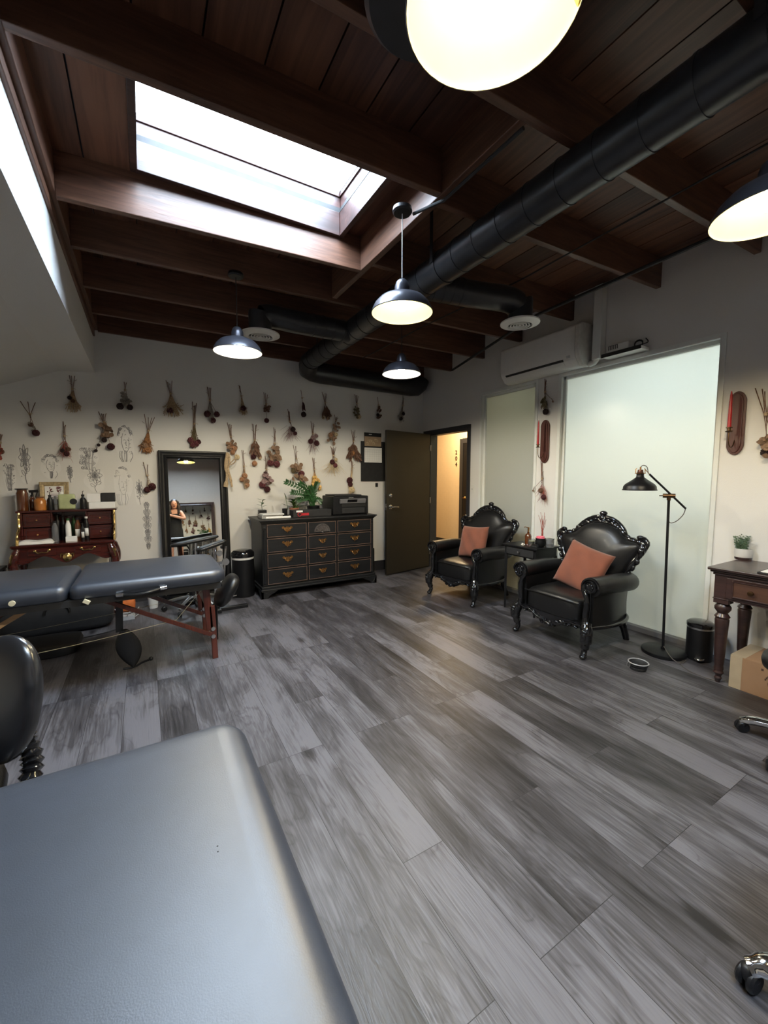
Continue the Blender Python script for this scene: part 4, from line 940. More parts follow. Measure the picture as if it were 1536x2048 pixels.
    for rr in (rings_, rb):
        m_ = len(full); mb.add([p for q in rr for p in q], [(k*m_+j, k*m_+(j+1) % m_, (k+1)*m_+(j+1) % m_, (k+1)*m_+j) for k in range(len(rr)-1) for j in range(m_)]+[tuple(range((len(rr)-1)*m_, len(rr)*m_))])
    B(mb, 'backrest', 'leather', ang=70)
    mb = MB()
    fr = [TB @ Vector((a*1.03, -.01, b*1.01)) for a, b in full]
    rad = [.018+.010*abs(sin(i*.55))+(.006 if abs(full[i][0]) > .28 else 0) for i in range(len(fr))]
    mb.tube(fr, rad, n=10)
    # shoulder scrolls, pierced
    for s_ in (-1, 1):
        c = Vector((s_*.375, -.015, .455))
        mb.tube([TB @ (c+Vector((cos(a*.42)*.046*1.0, -.004*sin(a), sin(a*.42)*.052))) for a in range(15)], [.017, .019, .015]*5, n=8, closed=True)
        mb.tube([TB @ (c+Vector((s_*.0, -.01, .0))+Vector((cos(a)*.022, 0, sin(a)*.022)) ) for a in [k*.5 for k in range(9)]], .008, n=6)
        mb.ell(TB @ (c+Vector((s_*.01, -.012, -.066))), (.030, .022, .036), 10, 8); mb.ell(TB @ (c+Vector((s_*-.015, -.012, .055))), (.030, .02, .018), 10, 8)
        for k in range(6):
            u = k/5; p = Vector((s_*(.385-.115*u**1.1), -.026, .36-.28*u)); mb.ell(TB @ p, (.017+.006*(k % 2), .016, .028), 8, 6, rot=Euler((0, s_*.35, 0)))
        # gallery of leaves rising to the crest
        for k in range(7):
            u = k/6; a_ = .262-.24*u; b_ = .500+.125*sin(u*pi/2)
            mb.ell(TB @ Vector((s_*a_, -.022, b_+.010*(k % 2))), (.026, .016, .017), 8, 6, rot=Euler((0, s_*(.9-.7*u), 0)))
        mb.tube(spline([TB @ Vector((s_*a, -.015, b)) for a, b in ((.235, .52), (.20, .57), (.14, .625), (.07, .650), (0, .66))], 5), [.012, .018, .016, .020, .018], n=8)
        mb.tube([TB @ Vector((s_*.085+cos(a*.45)*.030, -.02, .612+sin(a*.45)*.022)) for a in range(14)], .009, n=6, closed=True)
        mb.tube([TB @ Vector((s_*.165+cos(a*.45)*.024, -.02, .575+sin(a*.45)*.017)) for a in range(14)], .008, n=6, closed=True)
    mb.ell(TB @ Vector((0, -.02, .640)), (.040, .022, .034), 12, 8); mb.ell(TB @ Vector((0, -.015, .690)), (.036, .028, .024), 14, 8); mb.ell(TB @ Vector((0, -.015, .672)), (.024, .02, .02), 10, 8)
    for k in range(9):
        a = k*2*pi/9; mb.ell(TB @ Vector((cos(a)*.03, -.03, .640+sin(a)*.026)), (.009, .008, .009), 6, 5)
    B(mb, 'carved_frame', 'gloss', ang=70)
    return t
armchair('carved black leather armchair by the open door, before the small frosted window', (3.305, 3.60, 0), R(-90+7))
armchair('carved black leather armchair nearest the floor lamp, in front of the large frosted window', (3.215, 2.175, 0), R(-90-1))
def cushion_pillow(label, c, rot, s):
    mb = MB(); Q = Matrix.Translation(c) @ rot.to_matrix().to_4x4()
    r2 = random.Random(int(c[1]*100)); ph = [r2.uniform(0, 6) for _ in range(6)]
    def f(sd):
        def g(u, v):
            a, b = 2*u-1, 2*v-1; e = (1-a**4)*(1-b**4); pin = 1-.07*(1-b*b)*abs(a)**3; pin2 = 1-.07*(1-a*a)*abs(b)**3
            th_ = .062*e**.55*(1+.07*sin(3*a+ph[0])*sin(2.5*b+ph[1]))+.006*sin(7*a+5*b+ph[2])*e
            return Q @ Vector((a*s*pin, sd*th_, b*s*pin2))
        return g
    mb.grid(f(-1), 22, 22); mb.grid(f(1), 22, 22)
    o = mb.build('throw_pillow', M['rust'], ang=180); o.data.update(); return tag(o, label, 'pillow', 'rust throw pillows')
cushion_pillow('rust square throw pillow on the armchair by the door', (3.35, 3.60, .635), Euler((R(-17), R(-3), R(-83))), .195)
cushion_pillow('rust square throw pillow tilted on the armchair near the floor lamp', (3.245, 2.125, .615), Euler((R(-20), R(14), R(-91))), .205)

# ================================================================ SIDE TABLE BETWEEN THE CHAIRS
t = thing('side_table', 'small black side table with one drawer between the two armchairs', 'side table', (3.46, 2.84, 0))
X0, X1, Y0, Y1 = 3.285, 3.64, 2.64, 3.085
MB().box(X0, X1, Y0, Y1, .682, .70).build('table_top', M['black'], t, smooth=False, bevel=.003)
MB().box(X0+.02, X1-.02, Y0+.02, Y1-.02, .585, .682).build('apron_box', M['black'], t, smooth=False, bevel=.002)
dr = MB().box(X0+.012, X0+.02, Y0+.05, Y1-.05, .597, .672).build('drawer', M['matte'], t, smooth=False, bevel=.002)
MB().lathe([(0, 0), (.005, 0), (.005, .012), (.011, .016), (.011, .022), (0, .026)], (X0+.012, 2.865, .634), axis=(-1, 0, 0), n=14).build('knob', M['steel'], dr)
for x in (X0+.03, X1-.03):
    for y in (Y0+.03, Y1-.03):
        mb = MB(); mb.tube([(x, y, .60), (x, y, .0)], [.022, .013], n=4); mb.build('leg', M['black'], t, smooth=False)
ZS = .70
def on(px, py, z=ZS): return atz(px, py, z)
p = on(1054, 1090)
t = thing('soap_bottle', 'amber pump bottle at the back of the black side table', 'bottle', (3.42, 2.86, ZS)); p = Vector((3.47, 2.90, ZS))
MB().lathe([(0, 0), (.032, 0), (.034, .01), (.034, .085), (.026, .105), (.012, .115), (.012, .13), (0, .13)], p, n=22).build('bottle_body', M['amber'], t)
mb = MB(); mb.tube([p+Vector((0, 0, .13)), p+Vector((0, 0, .178))], .009, n=10); mb.tube([p+Vector((0, 0, .176)), p+Vector((-.005, .045, .178)), p+Vector((-.006, .05, .168))], .004, n=6); mb.build('pump_head', M['brass'], t)
p = Vector((3.40, 2.80, ZS))
t = thing('candle_jar', 'pale yellow candle in a glass jar on the side table', 'candle', p)
MB().lathe([(0, 0), (.028, 0), (.030, .05), (0, .05)], p, n=22).build('wax', M['candle'], t)
MB().open_lathe([(.031, 0), (.033, .075), (.031, .075), (.0295, .052)], p, n=22).build('glass_jar', M['clear'], t)
p = Vector((3.43, 2.715, ZS))
t = thing('pink_candle_pot', 'round black pot filled with pink wax on the side table', 'pot', p)
MB().lathe([(0, 0), (.035, .004), (.050, .03), (.052, .06), (.045, .08), (.050, .092), (.045, .092), (.040, .08), (0, .08)], p, n=26).build('pot', M['black'], t)
mb = MB(); mb.lathe([(0, .105), (.030, .102), (.046, .092), (.046, .086), (0, .086)], p, n=26)
for k in range(9): mb.ell(p+Vector((cos(k*.7)*.028, sin(k*.7)*.028, .102)), (.014, .012, .008), 8, 6)
mb.build('pink_filling', M['pink'], t)
p = Vector((3.50, 2.63+.03, ZS))
t = thing('glass_jar', 'clear lidded glass jar at the right end of the side table', 'jar', p)
MB().lathe([(0, .004), (.040, .004), (.042, .08), (.044, .082), (.044, 0), (0, 0)], p, n=24).build('jar_wall', M['smoke'], t)
MB().lathe([(0, .094), (.02, .098), (.046, .088), (.046, .082), (0, .082)], p, n=24).build('lid', M['clear'], t)
MB().ell(p+Vector((0, 0, .018)), (.034, .034, .012), 14, 6).build('jar_contents', M['f_peach'], t)
for q, cc, lab in (((3.325, 2.84), 'cream', 'small cream crystal flower near the front edge of the side table'), ((3.335, 2.775), 'f_mauveg', 'small mauve crystal flower beside the cream one on the side table')):
    mb = MB(); r2 = random.Random(int(q[1]*77))
    for k in range(12):
        a = r2.uniform(0, 2*pi); mb.tube([(q[0], q[1], ZS+.004), (q[0]+cos(a)*.022, q[1]+sin(a)*.022, ZS+.012+r2.uniform(0, .022))], [.006, .008, .002], n=5)
    tag(mb.build('crystal_flower', M[cc]), lab, 'ornament')
t = thing('small_dish', 'small dark square tray stand in front of the black pot on the side table', 'tray', (3.36, 2.715, ZS)); 
MB().box(3.345, 3.375, 2.69, 2.745, ZS, ZS+.03).build('tray_body', M['matte'], t, smooth=False, bevel=.003)
MB().bar((3.342, 2.688, ZS+.028), (3.342, 2.747, ZS+.028), .003, .004).build('wire_rim', M['wire'], t, smooth=False)
t = thing('branch_vase', 'small vase of bare reddish twigs on the side table', 'twigs', (3.56, 2.80, ZS)); p = Vector((3.565, 2.80, ZS))
MB().lathe([(0, 0), (.025, 0), (.028, .04), (.018, .075), (.014, .075), (.02, .04), (0, .01)], p, n=18).build('vase', M['amber'], t)
mb = MB(); r2 = random.Random(9)
for k in range(8):
    a = -.5+k*.15; h = .16+.07*(k % 3)/2
    mb.tube(spline([p+Vector((0, 0, .04)), p+Vector((0, .01*sin(k), .12)), p+Vector((.004*k-.01, a*.07, .13+h*.5)), p+Vector((.005*k-.02, a*.11+.01*sin(k*3), .11+h))], 5), [.003, .0025, .0018], n=5)
mb.build('twigs', M['f_redst'], t)

# ================================================================ FLOOR LAMP
lb = Vector((3.525, 1.585, 0))
t = thing('floor_lamp', 'black floor lamp with a dome shade on a slanting arm and round foot', 'floor lamp', lb)
MB().lathe([(0, 0), (.150, 0), (.153, .01), (.153, .026), (.147, .031), (0, .034)], lb, n=56).build('base', M['black'], t)
jt = Vector((3.533, 1.615, 1.258)); lt = Vector((3.53, 1.60, 0))
mb = MB(); mb.tube([Vector((3.528, 1.592, .03)), jt+Vector((0, 0, -.03))], .0095, n=14); mb.tube([Vector((3.528, 1.592, .03)), Vector((3.528, 1.592, .05))], .016, n=14); mb.build('pole', M['black'], t)
mb = MB(); mb.tube([jt+Vector((-.02, .035, 0)), jt+Vector((.02, -.035, 0))], .017, n=14); mb.tube([jt+Vector((0, 0, -.035)), jt+Vector((0, 0, .012))], .014, n=12); mb.tube([jt+Vector((-.04, .05, 0)), jt+Vector((-.02, .035, 0))], .004, n=6); mb.build('joint_knob', M['wire'], t)
a0, a1 = Vector((3.40, 1.70, 1.425)), Vector((3.647, 1.545, 1.158))
mb = MB(); mb.tube([a0, a1], .0075, n=12); mb.build('arm', M['black'], t)
sc = Vector((3.335, 1.735, 1.300))
oute = [(.118, 0), (.120, .003), (.114, .010), (.112, .030), (.100, .048), (.075, .066), (.050, .084), (.030, .100), (.025, .112), (.026, .128), (.0, .130)]
sh = MB().open_lathe(oute+[], sc, n=44).build('lamp_shade', M['black'], t)
mb = MB().open_lathe([(.117, .001), (.110, .012), (.108, .030), (.096, .046), (.072, .063), (.046, .080), (0, .09)], sc, n=44); mb.build('shade_lining', M['plastic'], t)
mb = MB(); mb.lathe([(.027, .128), (.027, .134), (.021, .140), (.018, .160), (0, .162)], sc, n=20); mb.build('socket_cap', mat('copper_brown_metal', (.10, .045, .03), .35, .6), t)
mb = MB(); mb.tube([sc+Vector((0, 0, .16)), sc+Vector((0, 0, .182))], .006, n=10); mb.lathe([(.036, .129), (.038, .132), (.036, .135), (.030, .132)], sc, n=24)
u = Vector((cos(YAW), -sin(YAW), 0))
mb.tube([sc+u*.036+Vector((0, 0, .132)), sc+u*.036+Vector((0, 0, .165)), sc+u*.03+Vector((0, 0, .170)), a0], .003, n=6); mb.tube([sc-u*.036+Vector((0, 0, .132)), sc-u*.036+Vector((0, 0, .165)), sc-u*.028+Vector((0, 0, .170))], .003, n=6); mb.build('shade_yoke', M['brass'], t)
CM = mat('grey_brown_cord', (.10, .085, .075), .6)
mb = MB(); mb.tube(spline([sc+Vector((0, 0, .18)), sc+u*.02+Vector((0, 0, .195)), sc+u*.05+Vector((0, 0, .18)), sc+u*.062+Vector((0, 0, .13))], 6), .003, n=6); mb.build('shade_cord', CM, t); mb = MB()
mb.tube(spline([a1, a1+Vector((-.01, .01, -.05)), Vector((3.60, 1.58, 1.06)), Vector((3.55, 1.60, 1.045)), Vector((3.535, 1.61, 1.08)), Vector((3.540, 1.612, 1.20)), Vector((3.545, 1.61, 1.225))], 6), .003, n=6); mb.build('arm_cord', CM, t); mb = MB()
gp = [atz(1326, 1290, .06), atz(1345, 1318, .036), atz(1364, 1326, .012), atz(1372, 1320, .004), atz(1360, 1326, .004), atz(1375, 1340, .004), atz(1402, 1352, .004), atz(1432, 1361, .004), atz(1450, 1362, .004)]
mb.tube(spline(gp, 6), .0032, n=6); mb.build('power_cord', CM, t)

# ================================================================ BOWL ON THE FLOOR
p = atz(1276, 1338, 0)
t = thing('pet_bowl', 'collapsible black bowl with a pale rim on the floor before the lamp', 'bowl', p)
MB().lathe([(0, 0), (.052, 0), (.056, .018), (.053, .020), (.062, .036), (.058, .038), (.066, .052), (.062, .050), (.052, .030), (.046, .008), (0, .006)], p, n=36).build('bowl', M['matte'], t)
MB().lathe([(.061, .050), (.067, .050), (.068, .054), (.064, .057), (.060, .054)], p, n=36).build('rim', M['ltgrey'], t)
q = p-Vector((cos(YAW), -sin(YAW), 0))*.072
mb = MB(); mb.tube([q+Vector((-.006*cos(a), .008*cos(a), .034+.020*sin(a))) for a in [k*.45 for k in range(14)]], .0025, n=6, closed=True); mb.build('carabiner', M['steel'], t)

# ================================================================ RIGHT-HAND DESK
t = thing('writing_desk', 'dark walnut desk with a framed drawer and turned legs at the right edge', 'desk', (3.53, .65, 0))
X0, X1, Y0, Y1, ZD = 3.27, 3.79, .02, 1.235, .80
MB().box(X0, X1, Y0, Y1, .780, ZD).build('desk_top', M['walnut'], t, smooth=False, bevel=.005)
mb = MB(); mb.box(X0+.012, X1-.01, Y0+.012, Y1-.012, .766, .780); mb.box(X0+.024, X1-.02, Y0+.024, Y1-.024, .748, .766); mb.build('top_moulding', M['walnut'], t, smooth=False, bevel=.005)
mb = MB(); mb.box(X0+.035, X1-.03, Y0+.035, Y1-.035, .585, .748); mb.build('apron_frame', M['walnut'], t, smooth=False, bevel=.003)
dr = MB().box(X0+.027, X0+.037, .86, 1.135, .60, .738).build('drawer', M['walnut'], t, smooth=False, bevel=.002)
mb = MB(); q0, q1, r0, r1 = .905, 1.095, .622, .718
for q in ((q0, q1, r0-.008, r0), (q0, q1, r1, r1+.008), (q0-.008, q0, r0-.008, r1+.008), (q1, q1+.008, r0-.008, r1+.008)): mb.box(X0+.020, X0+.03, q[0], q[1], q[2], q[3])
mb.build('panel_moulding', M['walnut'], dr, smooth=False, bevel=.002)
MB().box(X0+.0255, X0+.03, q0, q1, r0, r1).build('panel', M['panelw'], dr, smooth=False)
MB().lathe([(0, 0), (.007, 0), (.006, .012), (.016, .020), (.015, .028), (0, .032)], (X0+.026, 1.0, .668), axis=(-1, 0, 0), n=18).build('knob', M['wire'], dr)
dr = MB().box(X0+.027, X0+.037, .10, .80, .60, .738).build('drawer', M['walnut'], t, smooth=False, bevel=.002)
legp = [(0, 0), (.013, 0), (.017, .018), (.022, .030), (.016, .045), (.022, .058), (.030, .070), (.024, .085), (.028, .100), (.024, .120), (.028, .15), (.036, .36), (.040, .44), (.036, .452), (.044, .462), (.036, .474), (.028, .486), (.045, .512), (.046, .530), (.034, .550), (.026, .560), (.0, .56)]
for x in (X0+.075, X1-.075):
    for y in (Y1-.075, Y0+.075):
        mb = MB(); mb.lathe(legp, (x, y, 0), n=26); mb.box(x-.042, x+.042, y-.042, y+.042, .556, .75); mb.box(x-.046, x+.046, y-.046, y+.046, .585, .592)
        mb.build('leg', M['walnut'], t, bevel=.002)
# succulent
p = atz(1486, 1118, ZD)
t = thing('potted_succulent', 'small bushy succulent in a white pot with a brown foot on the walnut desk', 'plant', p)
MB().lathe([(0, .016), (.050, .016), (.052, .02), (.052, .078), (.046, .078), (.044, .06), (0, .06)], p, n=36).build('pot', M['plastic'], t)
MB().lathe([(0, 0), (.050, 0), (.051, .016), (0, .016)], p, n=36).build('saucer', M['walnut'], t)
mb = MB(); r2 = random.Random(12)
for k in range(11):
    a = r2.uniform(0, 2*pi); rr = r2.uniform(0, .036); b = p+Vector((cos(a)*rr, sin(a)*rr, .06)); hgt = r2.uniform(.06, .115); tip = b+Vector((cos(a)*.022, sin(a)*.022, hgt))
    mb.tube([b, tip], [.004, .003], n=5)
    for i in range(9):
        u_ = .15+.85*i/8; c = b.lerp(tip, u_); 
        for s_ in range(3):
            aa = i*1.1+s_*2.1+k; d = Vector((cos(aa), sin(aa), .35)); mb.ell(c+d*.010, (.0105, .0045, .003), 6, 4, rot=Vector((1, 0, 0)).rotation_difference(d).to_matrix())
mb.build('foliage', M['sage'], t)
# papers and a box on the desk at the frame edge
t = thing('notebook', 'dark notebook with a white sheet lying at the near end of the walnut desk', 'notebook', (3.4, .85, ZD))
MB().box(3.30, 3.55, .62, .985, ZD, ZD+.010).build('cover', M['matte'], t, smooth=False, bevel=.002); MB().box(3.31, 3.55, .63, .97, ZD+.010, ZD+.014).build('white_sheet', M['white'], t, smooth=False)
q = atz(1534, 1121, ZD); tag(MB().ell((q.x+.05, q.y-.06, ZD+.02), (.05, .06, .02), 18, 8, .5, .5).build('black_pouch', M['matte']), 'small black pouch on the walnut desk behind the notebook', 'pouch')
# carton beneath
t = thing('cardboard_box', 'taped brown cardboard box under the walnut desk', 'box', (3.49, .86, 0))
BX0, BX1, BY0, BY1, BZ = 3.335, 3.66, .58, 1.095, .222
MB().box(BX0, BX1, BY0, BY1, 0, BZ).build('carton', M['card'], t, smooth=False, bevel=.003)
mb = MB(); mb.box(BX0-.0012, BX0, BY1-.062, BY1+.001, .002, BZ+.001); mb.box(BX0-.001, BX1, BY1-.075, BY1+.0012, BZ, BZ+.0012); mb.box(BX0, BX1, BY1, BY1+.0012, .002, BZ); mb.build('packing_tape', M['tape'], t, smooth=False)
mb = MB(); cz_, cy_ = .105, .855
mb.tube([(BX0-.0008, cy_+cos(a*.35)*.045, cz_+sin(a*.35)*.045) for a in range(18)], .0022, n=5, closed=True); mb.tube([(BX0-.0008, cy_+cos(a*.5)*.028, cz_+sin(a*.5)*.028) for a in range(12)], .0015, n=5, closed=True)
for k in range(14):
    a = R(20+k*11); mb.box(BX0-.0010, BX0-.0002, cy_+cos(a)*.062-.004, cy_+cos(a)*.062+.004, cz_+sin(a)*.062-.006, cz_+sin(a)*.062+.006)
for k in range(4): mb.box(BX0-.0010, BX0-.0002, cy_-.014+k*.008, cy_-.010+k*.008, cz_-.016, cz_+.016)
mb.box(BX0-.001, BX0-.0002, .925, .937, .176, .190); mb.build('printed_mark', M['ink'], t, smooth=False)
tag(MB().box(3.50, 3.78, .30, 1.14, .0, .30).build('storage_case', M['black'], smooth=False, bevel=.02), 'black storage case on the floor behind the cardboard box', 'case') if False else None

# ================================================================ OFFICE CHAIRS AT THE RIGHT EDGE
def office(label, c, rot, seatz=.47, back=True, facing=0.):
    c = Vector(c); t = thing('office_chair', label, 'chair', c, group='rolling chairs at the right edge')
    mb = MB(); star(mb, c, .295, 5, .075, .024, rot, flat=1.3); mb.build('star_base', M['chrome'], t)
    for k in range(5):
        a = rot+2*pi*k/5; mb = MB(); caster(mb, c+Vector((cos(a)*.292, sin(a)*.292, .031)), .030, a+.7); mb.build('caster', M['black'], t)
    MB().tube([c+Vector((0, 0, .08)), c+Vector((0, 0, .24)), c+Vector((0, 0, .24)), c+Vector((0, 0, seatz-.05))], [.030, .030, .018, .018], n=18).build('gas_column', M['chrome'], t)
    MB().ell(c+Vector((0, 0, seatz)), (.225, .225, .055), 36, 12, .6, .9).build('seat', M['leather'], t, ang=70)
    if back:
        d = Vector((cos(facing), sin(facing), 0)); b = c+d*.24
        MB().tube(spline([c+d*.1+Vector((0, 0, seatz-.04)), b+Vector((0, 0, seatz)), b+d*.03+Vector((0, 0, seatz+.25))], 5), .016, n=10).build('back_bar', M['chrome'], t)
        mb = MB(); mb.ell(b+Vector((0, 0, seatz+.28)), (.035, .20, .15), 24, 12, .6, .6, rot=Euler((0, 0, facing))); mb.build('backrest', M['leather'], t, ang=70)
pc1, pc2 = atz(1484, 1452, .03), atz(1532, 1525, .03)
mid = (pc1+pc2)/2; dd = (pc1-pc2); L_ = dd.length/2; nrm = Vector((dd.y, -dd.x, 0)).normalized()
cc = mid+nrm*math.sqrt(max(.001, .292**2-L_**2)); cc.z = 0
ang0 = math.atan2(pc1.y-cc.y, pc1.x-cc.x)
office('black padded rolling chair with chrome star base before the walnut desk', cc, ang0, .47, True, R(-80))
pc3 = atz(1498, 1955, .03); dirc = Vector((-.62, .78, 0)).normalized(); cc2 = pc3-dirc*.292; cc2.z = 0
office('nearest chrome star base rolling stool, cut by the lower right edge', cc2, math.atan2(dirc.y, dirc.x), .46, False)

# ================================================================ STOOL WITH BELLOWS AT THE LEFT EDGE
bc = Vector((-.50, 1.78, .60))
t = thing('work_chair', 'black work chair with a smooth rounded backrest and ribbed stem at the left edge', 'chair', (-.6, 1.6, 0))
dirf = Vector((sin(R(-20)), cos(R(-20)), 0))
mb = MB(); rot = Euler((R(-8), R(3), R(-28))).to_matrix(); bcn = aty(8, 1398, 1.72)
mb.ell(bcn, (.115, .045, .205), 40, 20, .9, .85, rot=rot); back = mb.build('backrest', M['chairback'], t, ang=80)
mb = MB(); b0 = aty(50, 1478, 1.76); b1 = aty(60, 1560, 1.70); b2 = Vector((b1.x-.10, b1.y-.02, .38))
bell = spline([b0+Vector((0, 0, .06)), b0, (b0+b1)/2+Vector((.012, 0, 0)), b1, b1+Vector((-.02, 0, -.10)), b2], 6)
rr = [.034 if i % 2 else .024 for i in range(len(bell))]; mb.tube(bell, rr, n=18); mb.build('bellows_stem', M['gloss'], t, ang=20)
sc_ = Vector((b2.x-.15, b2.y-.02, .42)); MB().ell(sc_, (.20, .20, .05), 32, 12, .6, .9).build('seat', M['leather'], t, ang=70)
MB().tube([(sc_.x, sc_.y, .10), (sc_.x, sc_.y, .40)], .022, n=14).build('gas_column', M['chrome'], t)
mb = MB(); star(mb, (sc_.x, sc_.y, 0), .26, 5, .075, .02, .3); mb.build('star_base', M['chrome'], t)
for k in range(5):
    a = .3+2*pi*k/5; mb = MB(); caster(mb, (sc_.x+cos(a)*.258, sc_.y+sin(a)*.258, .028), .027, a+.5); mb.build('caster', M['black'], t)
# ================================================================ LADY'S WRITING DESK ON THE LEFT
t = thing('secretary_desk', 'red mahogany secretary desk with gilt mounts and a small drawer gallery', 'desk', (-.66, 5.08, 0))
X0, X1, Y0, Y1, ZD2 = -1.075, -.275, 4.87, 5.27, .775
mb = MB(); mb.box(X0, X1, Y0, Y1, ZD2-.022, ZD2); mb.box(X0+.008, X1-.008, Y0+.008, Y1, ZD2-.032, ZD2-.022); mb.build('desk_top', M['mahog'], t, smooth=False, bevel=.006)
# serpentine apron
def apr(x): u = (x-(X0+X1)/2)/((X1-X0)/2); return .625-.040*math.exp(-(u/.16)**2)-.030*math.exp(-((abs(u)-.80)/.16)**2)+.035*math.exp(-((abs(u)-.42)/.17)**2)
xs = [X0+.03+(X1-X0-.06)*i/48 for i in range(49)]
mb = MB(); mb.prism([(x, apr(x)) for x in xs]+[(xs[-1], ZD2-.032), (xs[0], ZD2-.032)], .016, Matrix.Translation((0, Y0+.025, 0))); mb.tube([(x, Y0+.024, apr(x)+.004) for x in xs], .0055, n=6); mb.build('front_apron', M['mahog'], t, ang=30)
mb = MB(); mb.box(X0+.03, X0+.045, Y0+.03, Y1, .64, ZD2-.032); mb.box(X1-.045, X1-.03, Y0+.03, Y1, .64, ZD2-.032); mb.build('side_apron', M['mahog'], t, smooth=False)
for k, (xa, xb) in enumerate(((X0+.12, X0+.33), (X1-.33, X1-.12))):
    mb = MB(); mb.box(xa, xb, Y0+.018, Y0+.026, .665, .735); d_ = mb.build('drawer', M['mahog'], t, smooth=False, bevel=.003)
    cx = (xa+xb)/2; mb = MB(); mb.tube(spline([(cx-.05, Y0+.016, .712), (cx-.03, Y0+.004, .695), (cx, Y0+.002, .70), (cx+.03, Y0+.004, .695), (cx+.05, Y0+.016, .715)], 5), .0045, n=6); mb.ell((cx-.052, Y0+.014, .714), (.012, .006, .012), 8, 6); mb.ell((cx+.052, Y0+.014, .716), (.012, .006, .012), 8, 6); mb.build('drawer_pull', M['gold'], d_)
mb = MB(); mb.ell(((X0+X1)/2+.01, Y0+.018, .635), (.036, .010, .042), 16, 10); mb.ell(((X0+X1)/2+.01, Y0+.010, .635), (.020, .010, .028), 12, 8)
for s_ in (-1, 1): mb.tube(spline([((X0+X1)/2+.01+s_*.02, Y0+.014, .66), ((X0+X1)/2+.01+s_*.045, Y0+.014, .672), ((X0+X1)/2+.01+s_*.05, Y0+.014, .64)], 4), .006, n=6)
mb.build('gilt_mount', M['gold'], t)
for sx, x in ((-1, X0+.045), (1, X1-.045)):
    for y, sy in ((Y0+.045, -1), (Y1-.05, 1)):
        o_ = .022; mb = MB()
        mb.tube(spline([(x, y, .74), (x+sx*o_, y+sy*o_, .66), (x+sx*o_*1.7, y+sy*o_*.9, .58), (x+sx*.02, y+sy*.01, .42), (x-sx*.005, y, .22), (x+sx*.0, y, .08), (x+sx*.02, y+sy*.015, .03), (x+sx*.035, y+sy*.02, .0)], 5), [.030, .036, .036, .026, .018, .014, .016, .018], n=12)
        lg = mb.build('leg', M['mahog'], t)
        if sy < 0:
            mb = MB(); mb.ell((x+sx*.026, y+sy*.036, .665), (.026, .020, .036), 12, 8); mb.tube(spline([(x+sx*.026, y-.062, .70), (x+sx*.042, y-.055, .63), (x+sx*.035, y-.045, .56)], 4), [.010, .008, .003], n=6); mb.build('gilt_mount', M['gold'], lg)
# wide rear corner leg seen past the right side
# gallery
GY, GZ = 5.05, 1.065; gx0, gx1 = X0+.055, X1-.01
mb = MB(); mb.box(gx0-.03, gx1+.03, GY-.02, Y1, GZ, GZ+.018); mb.box(gx0, gx1, Y1-.012, Y1, ZD2, GZ); 
for x in (gx0, gx0+.225, gx1-.235, gx1-.012): mb.box(x, x+.012, GY, Y1-.012, ZD2, GZ)
mb.build('gallery_case', M['mahog'], t, smooth=False, bevel=.002)
for (xa, xb) in ((gx0+.012, gx0+.225), (gx1-.223, gx1-.012)):
    for (za, zb) in ((ZD2+.01, ZD2+.14), (ZD2+.15, GZ-.008)):
        d_ = MB().box(xa+.004, xb-.004, GY-.003, GY+.01, za, zb).build('small_drawer', M['mahog'], t, smooth=False, bevel=.003)
        mb = MB(); e = .003
        for q in ((xa+.02, xb-.02, za+.02, za+.02+e), (xa+.02, xb-.02, zb-.02-e, zb-.02), (xa+.02, xa+.02+e, za+.02, zb-.02), (xb-.02-e, xb-.02, za+.02, zb-.02)): mb.box(q[0], q[1], GY-.005, GY-.002, q[2], q[3])
        mb.build('panel_line', M['walnut'], d_, smooth=False)
        MB().lathe([(0, 0), (.003, 0), (.003, .006), (.007, .009), (0, .014)], ((xa+xb)/2, GY-.003, (za+zb)/2), axis=(0, -1, 0), n=12).build('knob', M['brass'], d_)
for s_, x in ((-1, gx0-.004), (1, gx1+.004)):
    sp = [(4.90, ZD2), (4.905, ZD2+.055), (4.935, ZD2+.105), (4.99, ZD2+.135), (5.015, ZD2+.18), (5.02, ZD2+.235), (5.035, GZ), (Y1, GZ), (Y1, ZD2)]
    mb = MB(); mb.add([(x-.008, y, z) for y, z in sp]+[(x+.008, y, z) for y, z in sp], [tuple(range(9)), tuple(range(17, 8, -1))]+[(i, (i+1) % 9, (i+1) % 9+9, i+9) for i in range(9)]); sd = mb.build('scroll_side', M['mahog'], t, smooth=False, bevel=.003)
    mb = MB(); mb.tube(spline([(x+s_*.002, y-.004, z) for y, z in sp[:7]], 4), .011, n=8); mb.ell((x, 4.905, ZD2+.05), (.013, .018, .03), 8, 6); mb.ell((x, 5.02, GZ-.04), (.013, .016, .028), 8, 6); mb.build('gilt_edge', M['gold'], sd)
